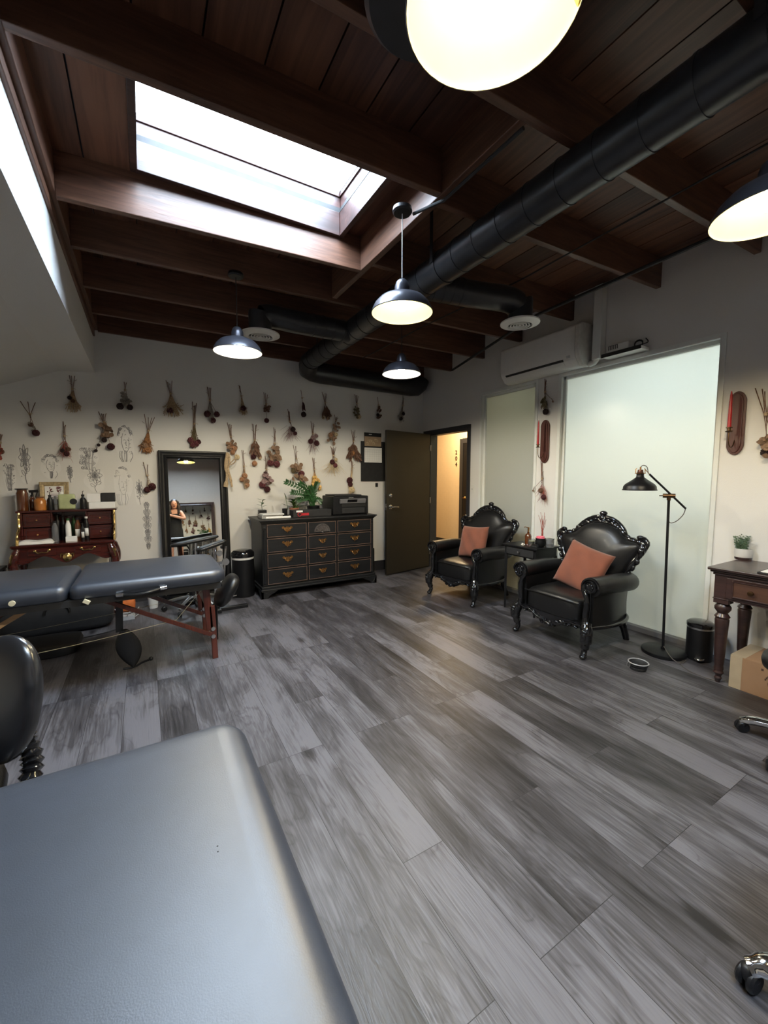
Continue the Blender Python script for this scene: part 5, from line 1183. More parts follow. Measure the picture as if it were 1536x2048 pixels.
# things on the gallery shelf (top z = GZ+.018)
ZG = GZ+.018
def gx(px, py=1018, y=5.15): return aty(px, py, y).x
def hz(px, py, y=5.15): return aty(px, py, y).z
def bottle(label, px, w, pytop, m, y=5.15, z0=ZG, neck=.35, cap='black', cap_h=.02, nozzle=0, cat='bottle', shoulder=.8, lab=None):
    x = gx(px, y=y); r = w/2*.0039; h = hz(px, pytop, y)-z0
    p = Vector((x, y, z0)); t = thing('bottle', label, cat, p)
    hb = h-(cap_h if cap else 0)-(.03 if nozzle else 0)
    MB().lathe([(0, 0), (r*.96, 0), (r, .006), (r, hb*shoulder*.9), (r*.85, hb*shoulder), (r*neck, hb*.93), (r*neck, hb), (0, hb)], p, n=24).build('bottle_body', M[m], t)
    if cap: MB().lathe([(0, 0), (r*neck*1.25, 0), (r*neck*1.25, cap_h), (0, cap_h)], p+Vector((0, 0, hb)), n=18).build('cap', M[cap], t)
    if nozzle: MB().tube([p+Vector((0, 0, hb+cap_h)), p+Vector((0, 0, h)), p+Vector((nozzle*.03, 0, h+.006))], .003, n=6).build('spout', M['black'], t)
    if lab:
        mb = MB(); n = 8; vs_ = []
        for z in (hb*.18, hb*.55):
            for k in range(n+1): a = R(225+90*k/n); vs_.append(p+Vector((cos(a)*(r+.0008), sin(a)*(r+.0008), z)))
        mb.add(vs_, [(k, k+1, n+2+k, n+1+k) for k in range(n)]); mb.build('label_patch', M[lab], t, solid=.0006)
    return t
bottle('large brown amber jar at the left end of the desk gallery', 46, 23, 977, 'amber', neck=.85, cap='black', cap_h=.010, shoulder=.92, cat='jar')
t = bottle('amber spray bottle with a black trigger on the desk gallery', 66, 14, 990, 'amber', y=5.20, neck=.4, cap='black', cap_h=.015)
x = gx(68, y=5.20); z = hz(68, 990, 5.20)
MB().bar((x-.03, 5.20, z+.035), (x+.045, 5.20, z+.040), .022, .026).bar((x-.005, 5.2, z), (x-.005, 5.2, z+.03), .018, .018, up=(1, 0, 0)).bar((x+.035, 5.2, z+.03), (x+.02, 5.2, z-.02), .008, .012, up=(0, 1, 0)).build('trigger_head', M['black'], t, smooth=False, bevel=.003)
bottle('squat amber jar half full of orange oil on the desk gallery', 81, 24, 993, 'amberlit', y=5.10, neck=.6, cap='amber', cap_h=.012, shoulder=.85, cat='jar')
bottle('black squeeze bottle with a bent spout before the gilt picture frame', 101, 12, 984, 'black', y=5.10, neck=.45, cap='black', cap_h=.012, nozzle=1)
bottle('small grey bottle beside the clear jug on the gallery', 112, 8, 992, 'smoke', y=5.12, neck=.6, cap='grey', cap_h=.012)
bottle('black squeeze bottle with an upright tip beside the white cartons', 167, 14, 983, 'black', y=5.12, neck=.4, cap='black', cap_h=.018, nozzle=.3)
# jug
x0, x1 = gx(118, y=5.13), gx(152, y=5.13)
t = thing('liquid_jug', 'clear jug of pale green liquid with a round black seal, middle of the gallery', 'jug', ((x0+x1)/2, 5.13, ZG))
zt_ = hz(130, 988, 5.13)
MB().box(x0, x1, 5.09, 5.17, ZG, zt_).build('jug_body', M['greenliq'], t, bevel=.018, seg=4)
mb = MB(); mb.lathe([(0, 0), (.018, 0), (.018, .022), (0, .022)], ((x0+x1)/2-.045, 5.13, zt_), n=16); mb.build('cap', M['plastic'], t)
mb = MB(); mb.lathe([(0, 0), (.030, 0), (.030, .002), (0, .002)], (x1-.012, 5.088, hz(148, 1003, 5.09)), axis=(0, -1, 0), n=26); mb.build('round_seal', M['inkblack'], t)
# gilt frame
t = thing('picture_frame', 'worn gilt picture frame with a floral print leaning behind the bottles', 'picture frame', (gx(109, y=5.24), 5.24, ZG))
Qf = Matrix.Translation((gx(108, 964, 5.26), 5.262, hz(109, 964, 5.26))) @ Matrix.Rotation(R(-4), 4, 'X')
fw_, fh_ = gx(138, 964, 5.26)-gx(79, 964, 5.26), hz(109, 964, 5.26)-ZG
mb = MB(); f2 = [(0, 0), (0, .012), (.006, .018), (.02, .014), (.034, .008), (.040, .010), (.044, 0)]
vs_ = []; 
for (x, z), (dx, dz) in zip([(-fw_/2, 0), (fw_/2, 0), (fw_/2, -fh_), (-fw_/2, -fh_)], [(1, -1), (-1, -1), (-1, 1), (1, 1)]):
    for a, d in f2: vs_.append(Qf @ Vector((x+dx*a, -d, z+dz*a)))
n_ = len(f2); mb.add(vs_, [(i*n_+j, i*n_+(j+1) % n_, ((i+1) % 4)*n_+(j+1) % n_, ((i+1) % 4)*n_+j) for i in range(4) for j in range(n_)]); mb.build('frame', mat('worn_gilt_wood', (.42, .32, .18), .5, .3, var=.3, scale=60), t, ang=30)
mb = MB(); mb.T = Qf; mb.box(-fw_/2+.03, fw_/2-.03, -.006, -.001, -fh_+.03, -.03); mb.build('print_sheet', M['paper'], t, smooth=False)
mb = MB(); mb.T = Qf; r2 = random.Random(4)
for k in range(26): mb.ell((r2.choice((-1, 1))*r2.uniform(.02, fw_/2-.06), -.0075, -.05-r2.uniform(0, .05)), (.007, .001, .006), 8, 4)
for k in range(5): mb.box(-.04, .04, -.0072, -.006, -.125-.016*k, -.121-.016*k)
mb.build('floral_print', M['f_mauve'], t)
# cartons
def crate(label, pa, pb, za, zb, y, m, nm='carton', d=.10):
    xa, xb = gx(pa, y=y), gx(pb, y=y); o = MB().box(xa, xb, y, y+d, za, zb).build(nm, m, smooth=False, bevel=.002); return tag(o, label, 'box')
z1 = hz(200, 1004, 5.10)
crate('wide white carton at the bottom of the stack on the desk gallery', 178, 231, ZG, z1, 5.10, M['white'])
crate('white carton lying on the wide white one, beside the black carton', 175, 202, z1+.001, hz(190, 987, 5.10), 5.10, M['paper'])
crate('small black carton on top of the wide white one', 203, 231, z1+.001, hz(215, 986, 5.10), 5.10, M['matte'])
# bottles in the niche, standing on the desk top
for px, w, py_, m, cap, lab, lbl, y in ((107, 14, 1042, 'smoke', 'black', None, 'dark translucent bottle at the left of the desk niche', 5.02),
        (113, 14, 1030, 'black', 'black', None, 'tall black bottle at the back left of the desk niche', 5.16),
        (124, 12, 1034, 'black', 'black', None, 'black bottle behind the white bottle in the desk niche', 5.14),
        (134, 12, 1037, 'white', 'dkgreen', None, 'white bottle with a green cap in the desk niche', 5.04),
        (146, 11, 1032, 'dkgreen', 'black', None, 'dark green bottle at the back of the desk niche', 5.17),
        (153, 13, 1036, 'amber', 'black', 'cream', 'amber bottle with a cream label in the desk niche', 5.06),
        (163, 8, 1046, 'black', 'black', 'white', 'small dark bottle with a white label in the desk niche', 5.00),
        (171, 11, 1033, 'black', 'plastic', 'white', 'black bottle with a white top at the right of the desk niche', 5.04)):
    bottle(lbl, px, w, py_, m, y=y, z0=ZD2, cap=cap, cap_h=.018, lab=lab, neck=.5)
xa, xb = gx(127, y=4.95), gx(150, y=4.95); tag(MB().box(xa, xb, 4.95, 4.99, ZD2, ZD2+.05).build('small_box', M['white'], smooth=False, bevel=.002), 'small white box standing in front of the bottles on the desk', 'box')
mb = MB()
def cl(u, v): 
    p = Vector((gx(28, y=4.95)+u*.27, 4.90+v*.17, 0)); e = (1-(2*u-1)**6)*(1-(2*v-1)**6); p.z = ZD2+.003+.028*max(0, e)**.4+.006*sin(u*9)*e; return p
mb.grid(cl, 18, 12); mb.grid(lambda u, v: Vector((cl(u, v).x, cl(u, v).y, ZD2+.001)), 2, 2); tag(mb.build('folded_towel', M['cream'], ang=180), 'folded white towel on the left of the mahogany desk top', 'towel')
# low black table at the left edge
t = thing('low_table', 'low black table partly in view left of the mahogany desk', 'table', (-1.45, 4.85, 0))
MB().box(-1.75, -1.14, 4.62, 5.05, .555, .58).build('table_top', M['black'], t, smooth=False, bevel=.003)
for x in (-1.72, -1.17):
    for y in (4.65, 5.02): MB().box(x-.02, x+.02, y-.02, y+.02, 0, .555).build('leg', M['black'], t, smooth=False)

# ================================================================ NOTICE BOARD, CALENDAR, SWITCHES
a, b = aty(721, 882, YB), aty(790, 962, YB)
tag(MB().box(a.x, b.x, YB-.018, YB-.001, b.z, a.z).build('notice_board', M['matte'], smooth=False, bevel=.002), 'matte black notice board on the back wall, half behind the open door', 'board')
t = thing('wall_calendar', 'wall calendar with a brown picture above a white month sheet, hung over the black board', 'calendar', (2.92, YB-.02, 1.5))
ca, cb, cc_, cd_ = aty(727, 865, YB), aty(761, 894, YB), aty(727.5, 895, YB), aty(762, 925.5, YB)
MB().box(ca.x, cb.x, YB-.024, YB-.019, cb.z, ca.z).build('top_sheet', M['matte'], t, smooth=False)
MB().box(ca.x+.004, cb.x-.004, YB-.0265, YB-.024, cb.z+.004, ca.z-.055).build('picture', mat('calendar_photo_brown', (.40, .28, .17), .6, var=.1), t, smooth=False)
mb = MB(); r2 = random.Random(21)
for k in range(7):
    x = ca.x+.03+.026*k; z = cb.z+.03+.075*r2.random(); mb.tube(spline([(x, YB-.0275, z), (x+.02, YB-.0275, z+.02), (x+.035, YB-.0275, z-.006), (x+.02, YB-.0275, z-.018)], 4), .005, n=5)
mb.build('picture_motif', M['f_creamf'], t)
MB().box(cc_.x, cd_.x, YB-.024, YB-.019, cd_.z, cc_.z).build('month_sheet', M['white'], t, smooth=False)
mb = MB(); w_ = cd_.x-cc_.x; h_ = cc_.z-cd_.z
for k in range(6): zz = cd_.z+.02+(h_-.05)*k/5; mb.box(cc_.x+.012, cd_.x-.012, YB-.0246, YB-.024, zz-.0007, zz+.0007)
for k in range(8): xx = cc_.x+.012+(w_-.024)*k/7; mb.box(xx-.0007, xx+.0007, YB-.0246, YB-.024, cd_.z+.02, cc_.z-.03)
mb.build('month_grid', M['ltgrey'], t, smooth=False)
mb = MB(); mb.box(ca.x+.075, ca.x+.125, YB-.0246, YB-.024, ca.z-.030, ca.z-.020); mb.build('heading', M['plastic'], t, smooth=False)
s1 = aty(753, 970, YB); t = thing('light_switch', 'small black switch on the back wall beneath the notice board', 'switch', (s1.x, YB-.006, s1.z-.02))
MB().box(s1.x-.021, s1.x+.021, YB-.008, YB, s1.z-.03, s1.z+.03).build('plate', M['inkblack'], t, smooth=False, bevel=.002)
MB().box(s1.x-.003, s1.x+.003, YB-.012, YB-.008, s1.z-.04, s1.z-.028).build('toggle', M['plastic'], t, smooth=False)
s2 = atx(945, 978, XR); t = thing('light_switch', 'white light switch on the right wall between the door and the small frosted window', 'switch', (XR-.006, s2.y, s2.z-.06))
MB().box(XR-.006, XR, s2.y-.036, s2.y+.036, s2.z-.06, s2.z+.06).build('plate', M['plastic'], t, smooth=False, bevel=.002)
MB().box(XR-.012, XR-.006, s2.y-.004, s2.y+.004, s2.z-.012, s2.z+.010).build('toggle', M['ltgrey'], t, smooth=False)

# ================================================================ CANDLE SCONCES
def sconce(label, pxt, pxb, hw):
    a, b = atx(*pxt, XR), atx(*pxb, XR); cy_ = (a.y+b.y)/2; z0, z1 = b.z, a.z; t = thing('candle_sconce', label, 'candle sconce', (XR-.03, cy_, z0))
    out = []
    for k in range(17): an = pi*k/16; out.append((hw*cos(an), z1-.07+.07*sin(an)**1.3))
    for k in range(17): an = pi+pi*k/16; out.append((hw*cos(an), z0+.07-.07*abs(sin(an))**1.3))
    MT_ = Matrix.Translation((XR, cy_, 0)) @ Matrix.Rotation(R(-90), 4, 'Z') 
    mb = MB(); mb.prism(out, -.018, MT_); mb.prism([(x*.72, (z-(z0+z1)/2)*.93+(z0+z1)/2) for x, z in out], -.026, MT_); mb.build('plaque', M['plaque'], t, smooth=False, bevel=.003)
    cp = Vector((XR-.115, cy_+.005, z0+.175))
    mb = MB(); mb.tube(spline([(XR-.022, cy_, z0+.11), (XR-.05, cy_, z0+.065), (XR-.09, cy_, z0+.055), (XR-.113, cy_+.004, z0+.09), cp], 6), .0035, n=8)
    mb.lathe([(0, 0), (.020, 0), (.024, .006), (.012, .010), (.012, .026), (.020, .030), (.020, .034), (0, .034)], cp-Vector((0, 0, .01)), n=18); mb.build('candle_holder', M['wire'], t)
    MB().lathe([(0, 0), (.0125, 0), (.0115, .10), (.0075, .235), (.003, .262), (0, .264)], cp+Vector((0, 0, .020)), n=14).build('taper_candle', M['wax'], t)
sconce('narrow wooden candle sconce with a red taper between the two frosted windows', (1092, 840), (1090, 926), .055)
sconce('wooden candle sconce with a red taper right of the large frosted window', (1478, 783), (1470, 910), .052)

# ================================================================ PENCIL DRAWINGS ON THE BACK WALL
def drawing(label, box, seed, style, dark=.0016, paper=True, edge=.12):
    r2 = random.Random(seed); x0, y0, x1, y1 = box
    A, B_ = aty(x0, y0, YB), aty(x1, y1, YB); cx, cz = (A.x+B_.x)/2, (A.z+B_.z)/2; w, h = abs(B_.x-A.x)/2, abs(A.z-B_.z)/2
    t = thing('pencil_drawing', label, 'drawing', (cx, YB-.002, cz-h), group='pencil drawings on the back wall')
    ph = [r2.uniform(0, 6) for _ in range(4)]
    if paper:
        out = []
        for k in range(36):
            a = 2*pi*k/36; rr = 1-edge+edge*(.6*sin(3*a+ph[0])+.4*sin(5*a+ph[1])); out.append((cx+cos(a)*w*rr*1.04, cz+sin(a)*h*rr*1.04))
        mb = MB(); mb.prism(out, -.0012, Matrix.Translation((0, YB, 0))); mb.build('paper_cutout', M['paper'], t, smooth=False)
    mb = MB(); y = YB-.0022
    def st(pts, r=dark): mb.tube(spline([(cx+a*w, y, cz+b*h) for a, b in pts], 4), r*1.35, n=4, sx=1)
    def spiral(u, v, r, turns=1.6, s_=1):
        st([(u+cos(s_*k*.8)*r*(1-k/(turns*9)), v+sin(s_*k*.8)*r*(1-k/(turns*9))*w/h) for k in range(int(turns*8))])
    def petal(u, v, a, L): st([(u, v), (u+cos(a-.35)*L*.6, v+sin(a-.35)*L*.6), (u+cos(a)*L, v+sin(a)*L), (u+cos(a+.35)*L*.6, v+sin(a+.35)*L*.6), (u, v)])
    if style == 'curls':
        for k in range(26): spiral(r2.uniform(-.7, .7), r2.uniform(-.75, .8), r2.uniform(.10, .26), r2.uniform(.9, 1.8), r2.choice((-1, 1)))
        for k in range(9): a = r2.uniform(-.7, .7); st([(a, .8), (a*.6+.1, .3), (a*.8-.1, -.2), (a*.5, -.8)])
    elif style == 'flower':
        for ring_ in range(3):
            for k in range(8): petal(0, .45, 2*pi*k/8+ring_*.4, .28+.2*ring_)
        st([(0, .2), (.15, -.2), (-.05, -.55), (.1, -.95)], dark*1.4); petal(.08, -.3, .4, .5); petal(.0, -.5, 2.6, .5)
    elif style == 'head':
        st([(-.2, .5), (-.35, .1), (-.2, -.3), (.1, -.45), (.35, -.2), (.4, .3)]); st([(-.15, .15), (-.05, .18), (.05, .14)]); st([(.2, .15), (.28, .18), (.36, .13)]); st([(.1, .1), (.08, -.1), (.16, -.12)]); st([(.0, -.25), (.1, -.22), (.2, -.26)])
        for k in range(24): a = pi*r2.random(); spiral(cos(a)*.65, .35+sin(a)*.5, r2.uniform(.1, .2), r2.uniform(.8, 1.5), r2.choice((-1, 1)))
        for k in range(8): a = r2.uniform(-.6, .6); st([(a, -.4), (a*1.2, -.65), (a*.7, -.95)])
    elif style == 'column':
        for k in range(7):
            v = .85-.28*k; r = (.55, .75, .9, .85, .6, .8, .45)[k]
            for q in range(3): st([(cos(a*.7)*r*(1-.3*q), v+sin(a*.7)*.11*(1-.3*q)) for a in range(10)])
            for s_ in (-1, 1): petal(0, v, pi/2-s_*1.1, r*.45); st([(s_*r*.9, v+.08), (s_*r*.5, v-.02), (s_*r*.7, v-.12), (s_*r*.2, v-.16)])
            spiral(0, v, .30, 1.6)
        st([(-.3, -.8), (0, -1), (.3, -.8)]); st([(-.12, .8), (-.2, .2), (-.1, -.4), (-.15, -.9)]); st([(.12, .8), (.2, .2), (.1, -.4), (.15, -.9)])
    for k in range(12): a, b = r2.uniform(-.6, .6), r2.uniform(-.6, .6); st([(a, b), (a+.08, b+.05), (a+.14, b+.02)], dark*.8)
    mb.build('pencil_lines', M['pencil'], t)
drawing('pencil drawing of tight round curls at the far left above the desk', (2, 922, 36, 988), 1, 'curls', .0011)
drawing('pencil drawing of a thistle-like flower with a long curved stem at the far left', (30, 893, 70, 970), 2, 'flower', .0018)
drawing('pencil drawing of a face under a scarf, left of the gilt frame', (76, 906, 124, 958), 3, 'head', .0012)
drawing('pencil drawing of wavy long hair above the green jug', (153, 889, 199, 945), 4, 'curls', .0012)
drawing('largest cut-out pencil portrait with feathery hair and a dark outline', (228, 846, 272, 926), 5, 'head', .0016)
drawing('small pencil flower with a long stem just above the black carton', (166, 937, 214, 986), 6, 'flower', .0013)
drawing('faint wide pencil drawing of a seated figure above the desk end', (222, 928, 268, 1012), 7, 'head', .0008)
drawing('small pencil blossom with a twisting tail beside the faint figure', (267, 962, 291, 1010), 8, 'flower', .0013)
drawing('tall narrow pencil column of ornaments just left of the mirror', (283, 1003, 307, 1098), 9, 'column', .0015)
drawing('small dark pencil sprig sticking up behind the gilt frame', (130, 933, 150, 966), 10, 'flower', .0020)
# ================================================================ DRIED FLOWER BUNCHES
def rose(mb, c, r, rng):
    c = Vector(c); mb.ell(c, (r*.78, r*.62, r*.8), 9, 7)
    for k in range(7):
        a = 2*pi*k/7+rng.uniform(-.2, .2); d = Vector((cos(a)*.6, -.35+rng.uniform(-.3, .3), sin(a)*.6-.25)).normalized()
        q = Vector((0, 0, 1)).rotation_difference(d).to_matrix()
        vs = [c+d*r*.35+q @ Vector((cos(b)*r*.55, sin(b)*r*.42, r*(.30 if s_ else 0)*(1 if s_ else 0))) for s_ in (0, 1) for b in [j*pi/3 for j in range(6)]]
        mb.add(vs+[c+d*r*.55], [(0+j, (j+1) % 6, 6+(j+1) % 6, 6+j) for j in range(6)]+[(j+6, (j+1) % 6+6, 12) for j in range(6)])
def leafdisc(mb, c, d, L, w, rng):
    c = Vector(c); d = Vector(d).normalized(); s_ = d.cross(Vector((0, -1, .2))); s_ = s_.normalized(); n = s_.cross(d); cu = rng.uniform(-.3, .3)
    vs = []
    for u, q in ((0, .12), (.25, .8), (.55, 1), (.82, .75), (1, .15)):
        m_ = c+d*L*u+n*(cu*L*u*u); vs += [m_-s_*w*q*.5+n*w*q*.18, m_, m_+s_*w*q*.5+n*w*q*.18]
    mb.add(vs, [(i*3+j, i*3+j+1, i*3+j+4, i*3+j+3) for i in range(4) for j in range(2)])
def bunch(label, top, bot, wall='b', stems='stem', n=5, tie=.38, spread=.12, leaf=None, lk='fan', lc='straw', ln=16, lr=(.45, 1), lw=.16, blooms=(), seed=0, fan_w=.2, name='dried_flower_bunch', ls=1.0, tiec='straw'):
    """hung stems up: stems spread a little above the tie and open into leaves and blooms below"""
    if wall == 'b': A, B_ = aty(*top, YB), aty(*bot, YB); org = (A.x, YB-.002, A.z); rz = 0; L = math.hypot(A.x-B_.x, A.z-B_.z); lean = math.atan2(B_.x-A.x, A.z-B_.z)
    else: A, B_ = atx(*top, XR), atx(*bot, XR); org = (XR-.002, A.y, A.z); rz = R(-90); L = math.hypot(A.y-B_.y, A.z-B_.z); lean = math.atan2(A.y-B_.y, A.z-B_.z)
    rng = random.Random(seed*13+5)
    if lk in ('round', 'long'): lw *= .62; ln = int(ln*1.7)
    if lk in ('fan', 'spiky'): ln = int(ln*1.4)
    t = thing(name, label, 'dried flowers', org, rz, 'dried flower bunches hung stems up')
    Q = Matrix.Rotation(-lean, 4, 'Y')
    def P(u, x, y=-.02): return Q @ Vector((x*L, y, -u*L))   # u down the bunch, x across (fractions of length)
    def bl(mb, nm, m, par=None): mb.world = False; return mb.build(nm, M['f_'+m], par or t)
    mb = MB()
    for k in range(n):
        s_ = (k-(n-1)/2)/max(1, n-1)*2 if n > 1 else 0; x0 = s_*spread*.5+rng.uniform(-.02, .02)
        e = (blooms[k % len(blooms)] if blooms else None); ex, eu = (e[1], e[0]-.04) if e else (s_*fan_w*.5, .8)
        mb.tube(spline([P(rng.uniform(0, .09) if k else 0, x0, -.0), P(tie*.55, x0*.55, -.012), P(tie, s_*.02, -.02), P((tie+eu)/2, ex*.45, -.022), P(eu, ex*.95, -.026)], 4), [.0034, .003, .0028, .0022, .0018], n=5)
        if rng.random() < .35: u = rng.uniform(.1, .3); mb.tube([P(u, x0*.8, -.012), P(u-.035, x0*.8+rng.choice((-1, 1))*.06, -.018)], .0016, n=4)
    bl(mb, 'stems', stems)
    mb = MB(); mb.tube([P(tie-.02, -.0, -.02), P(tie, 0, -.021), P(tie+.02, 0, -.02)], [.011, .012, .010], n=8); mb.tube(spline([P(tie, .01, -.03), P(tie-.02, .05, -.034), P(tie+.01, .07, -.03)], 4), .0015, n=4); bl(mb, 'tie', tiec)
    if ln:
        mb = MB()
        for k in range(ln):
            u = rng.uniform(*lr); f = (u-lr[0])/(lr[1]-lr[0]+1e-6); x = rng.uniform(-1, 1)*fan_w*(.35+.65*f)*.5
            if lk == 'fan':      # fine grasses
                b_ = P(tie+.05, x*.12, -.02); xx = x/(fan_w*.5); uu = lr[0]+(1.03-lr[0])*rng.random()**.55*(1-.22*xx*xx); e_ = P(uu, x*1.05+rng.uniform(-.01, .01), -.02-rng.uniform(0, .035)); mb.tube(spline([b_, P((tie+u)/2+.05, x*.5, -.025), e_], 3), [.0016, .0014, .0030], n=4)
                if k % 2: mb.ell(e_, (.0035, .0035, .007), 5, 4)
            elif lk == 'round':
                leafdisc(mb, P(u, x*.5, -.02-rng.uniform(0, .03)), Q @ Vector((rng.uniform(-1, 1), -.4, rng.uniform(-1, .3))), lw*L*rng.uniform(.7, 1.2), lw*L*.8, rng)
            elif lk == 'long':
                leafdisc(mb, P(u-.12, x*.4, -.02-rng.uniform(0, .02)), Q @ Vector((x*3, -.25, -1)), lw*L*rng.uniform(.9, 1.5), lw*L*.36, rng)
            elif lk == 'pods':
                mb.ell(P(u, x, -.02-rng.uniform(0, .03)), (lw*L*.20, lw*L*.20, lw*L*.26), 7, 5); mb.tube([P(tie+.04, 0, -.02), P(u, x, -.024)], .0009, n=3)
            elif lk == 'spiky':
                b_ = P(tie+.12+.3*rng.random(), x*.3, -.02); mb.tube([b_, b_+(Q @ Vector((x*.9*L, -.02, -rng.uniform(.12, .3)*L)))], [.0018, .0008], n=4)
        bl(mb, 'leaves', lc)
    for (u, x, r, c) in blooms:
        mb = MB(); rose(mb, P(u, x, -.030), r*L, rng); mb.tube([P(u-.10, x*.85, -.028), P(u, x, -.03)], [.002, .004], n=5); bl(mb, 'blossom', c)
    return t
B = bunch
B('bunch with one low dark rose and small grey leaves, above the desk at far left', (56, 802), (69, 872), seed=1, n=3, spread=.32, lk='round', lc='grey_', ln=7, lr=(.6, .85), fan_w=.25, lw=.12, blooms=((.68, -.02, .085, 'brown'), (.92, .06, .12, 'wine')))
B('dried brown bunch fanning into pale grass, top row left of the plaster corner', (144, 751), (148, 825), seed=2, n=3, spread=.08, lk='fan', lc='straw', ln=46, lr=(.7, 1), fan_w=.42, blooms=((.62, -.07, .07, 'dark'), (.70, .0, .07, 'brown'), (.86, .12, .07, 'straw')))
B('round grey leaves over two black blooms, top row above the cut-out portrait', (250, 764), (251, 820), seed=3, n=2, spread=.05, tie=.3, lk='round', lc='grey_', ln=15, lr=(.38, .8), fan_w=.5, lw=.22, blooms=((.9, -.16, .15, 'dark'), (.9, .14, .13, 'dark')))
B('single dark rose on a wide haze of beige grass, above the mirror left corner', (338, 761), (346, 833), seed=4, n=4, spread=.12, lk='fan', lc='straw', ln=80, lr=(.6, 1), fan_w=.62, blooms=((.85, -.06, .115, 'wine'),))
B('dried bunch with three clustered dark roses, top row above the mirror', (417, 774), (423, 846), seed=5, n=4, spread=.10, lk='fan', lc='grey_', ln=24, lr=(.5, .7), fan_w=.22, blooms=((.76, -.10, .115, 'wine'), (.76, .15, .10, 'wine'), (.93, .03, .105, 'wine')))
B('one dark rose over a narrow beige fan, under the back pendant lamp', (479, 770), (487, 830), seed=6, n=2, spread=.04, lk='fan', lc='straw', ln=40, lr=(.75, 1), fan_w=.32, blooms=((.80, .0, .13, 'wine'),))
B('narrow twisted bunch with a curled leaf and a small rose at its foot', (531, 785), (532, 848), seed=7, n=3, spread=.10, lk='round', lc='brown', ln=6, lr=(.45, .6), fan_w=.18, lw=.18, blooms=((.52, .0, .09, 'brown'), (.90, .0, .10, 'wine')))
B('thin stem with a long dark red pod and one black bloom, top row', (602, 780), (606, 835), seed=8, n=1, spread=.0, tie=.3, lk='long', lc='wine', ln=5, lr=(.55, .75), fan_w=.14, lw=.30, blooms=((.90, .0, .13, 'dark'),))
B('brown bunch of long husks and pale buds, top row above the spiky mauve bunch', (648, 784), (651, 842), seed=9, n=4, spread=.16, lk='long', lc='brown', ln=26, lr=(.6, .9), fan_w=.55, lw=.26, blooms=((.88, -.10, .09, 'creamf'), (.90, .06, .08, 'straw'), (.82, .16, .07, 'tan')))
B('olive brown leafy bunch with a pale bud, top row above the calendar side', (713, 789), (711, 838), seed=10, n=4, spread=.20, lk='round', lc='olive', ln=14, lr=(.5, .95), fan_w=.42, lw=.22, blooms=((.90, .10, .13, 'creamf'),))
B('smallest dark sprig in the top row', (755, 794), (756, 837), seed=11, n=1, spread=.0, lk='pods', lc='brown', ln=16, lr=(.3, 1), fan_w=.26, lw=.20, blooms=((.85, -.06, .10, 'dark'),))
B('dark leaning sprig with fine grass, nearest the right corner of the back wall', (807, 792), (799, 844), seed=12, n=3, spread=.05, lk='fan', lc='grey_', ln=34, lr=(.5, 1), fan_w=.34, stems='brown', blooms=((.68, .06, .09, 'dark'), (.88, -.02, .10, 'dark')))
B('reddish feathery bunch with a dark rose, above the gilt frame on the desk', (128, 843), (132, 920), seed=13, n=3, spread=.06, lk='spiky', lc='redst', ln=44, lr=(.5, 1), fan_w=.34, blooms=((.72, .07, .075, 'brown'), (.76, -.05, .07, 'dark'), (.84, .03, .085, 'wine')))
B('large round-leaved brown bunch with a dark rosebud and beaded sprig beside the cut-out portrait', (204, 823), (218, 900), seed=14, n=4, spread=.14, tie=.28, lk='round', lc='tan', ln=9, lr=(.35, .62), fan_w=.62, lw=.26, blooms=((.62, .02, .10, 'brown'), (.92, .06, .115, 'wine'), (.74, -.06, .08, 'dark'), (.86, -.20, .05, 'dark'), (1.0, -.28, .05, 'dark')))
B('orange brown lantern bunch wrapped in fine grass, left of the mirror top', (300, 830), (292, 906), seed=15, n=4, spread=.22, tie=.42, lk='fan', lc='orange_', ln=50, lr=(.6, 1), fan_w=.40, blooms=((.70, .0, .10, 'orange_'), (.82, -.05, .11, 'tan'), (.92, .04, .10, 'orange_')))
B('tall slim bunch ending in mauve roses directly above the mirror', (389, 804), (387, 896), seed=16, n=4, spread=.06, tie=.48, lk='fan', lc='olive', ln=34, lr=(.6, .85), fan_w=.20, blooms=((.84, -.06, .085, 'mauve'), (.90, .04, .09, 'mauve'), (.94, -.02, .08, 'mauve'), (.86, .09, .07, 'wine')))
B('peach blossom bunch hanging just over the mirror right corner', (458, 845), (466, 920), seed=17, n=4, spread=.09, lk='round', lc='tan', ln=6, lr=(.5, .7), fan_w=.42, lw=.20, blooms=((.62, -.04, .10, 'peach'), (.70, .05, .09, 'peach'), (.80, .0, .08, 'peach'), (.93, .10, .09, 'creamf')))
B('brown leafy bunch with a dark bloom and a hanging peach petal', (509, 848), (508, 934), seed=18, n=4, spread=.08, lk='long', lc='brown', ln=20, lr=(.5, .75), fan_w=.48, lw=.20, blooms=((.76, -.03, .08, 'wine'), (.78, .12, .05, 'straw'), (.92, .0, .08, 'peach')))
B('bunch of large round tan leaves above two mauve roses, right of the mirror', (549, 855), (547, 940), seed=19, n=3, spread=.06, lk='round', lc='tan', ln=11, lr=(.45, .75), fan_w=.50, lw=.22, blooms=((.84, -.09, .10, 'mauve'), (.86, .06, .10, 'mauve')))
B('spiky dark mauve spray leaning in the upper middle of the back wall', (577, 818), (581, 884), seed=20, n=4, spread=.08, lk='spiky', lc='mauveg', ln=50, lr=(.4, 1), fan_w=.66, blooms=((.62, .08, .10, 'dark'), (.74, .14, .08, 'wine')))
B('bunch of purplish roses with bristling tips above the leafy plants', (625, 843), (624, 908), seed=21, n=4, spread=.14, lk='spiky', lc='mauveg', ln=30, lr=(.5, 1), fan_w=.46, blooms=((.50, .0, .10, 'mauveg'), (.62, -.08, .10, 'wine'), (.66, .12, .11, 'wine'), (.44, .10, .08, 'mauveg')))
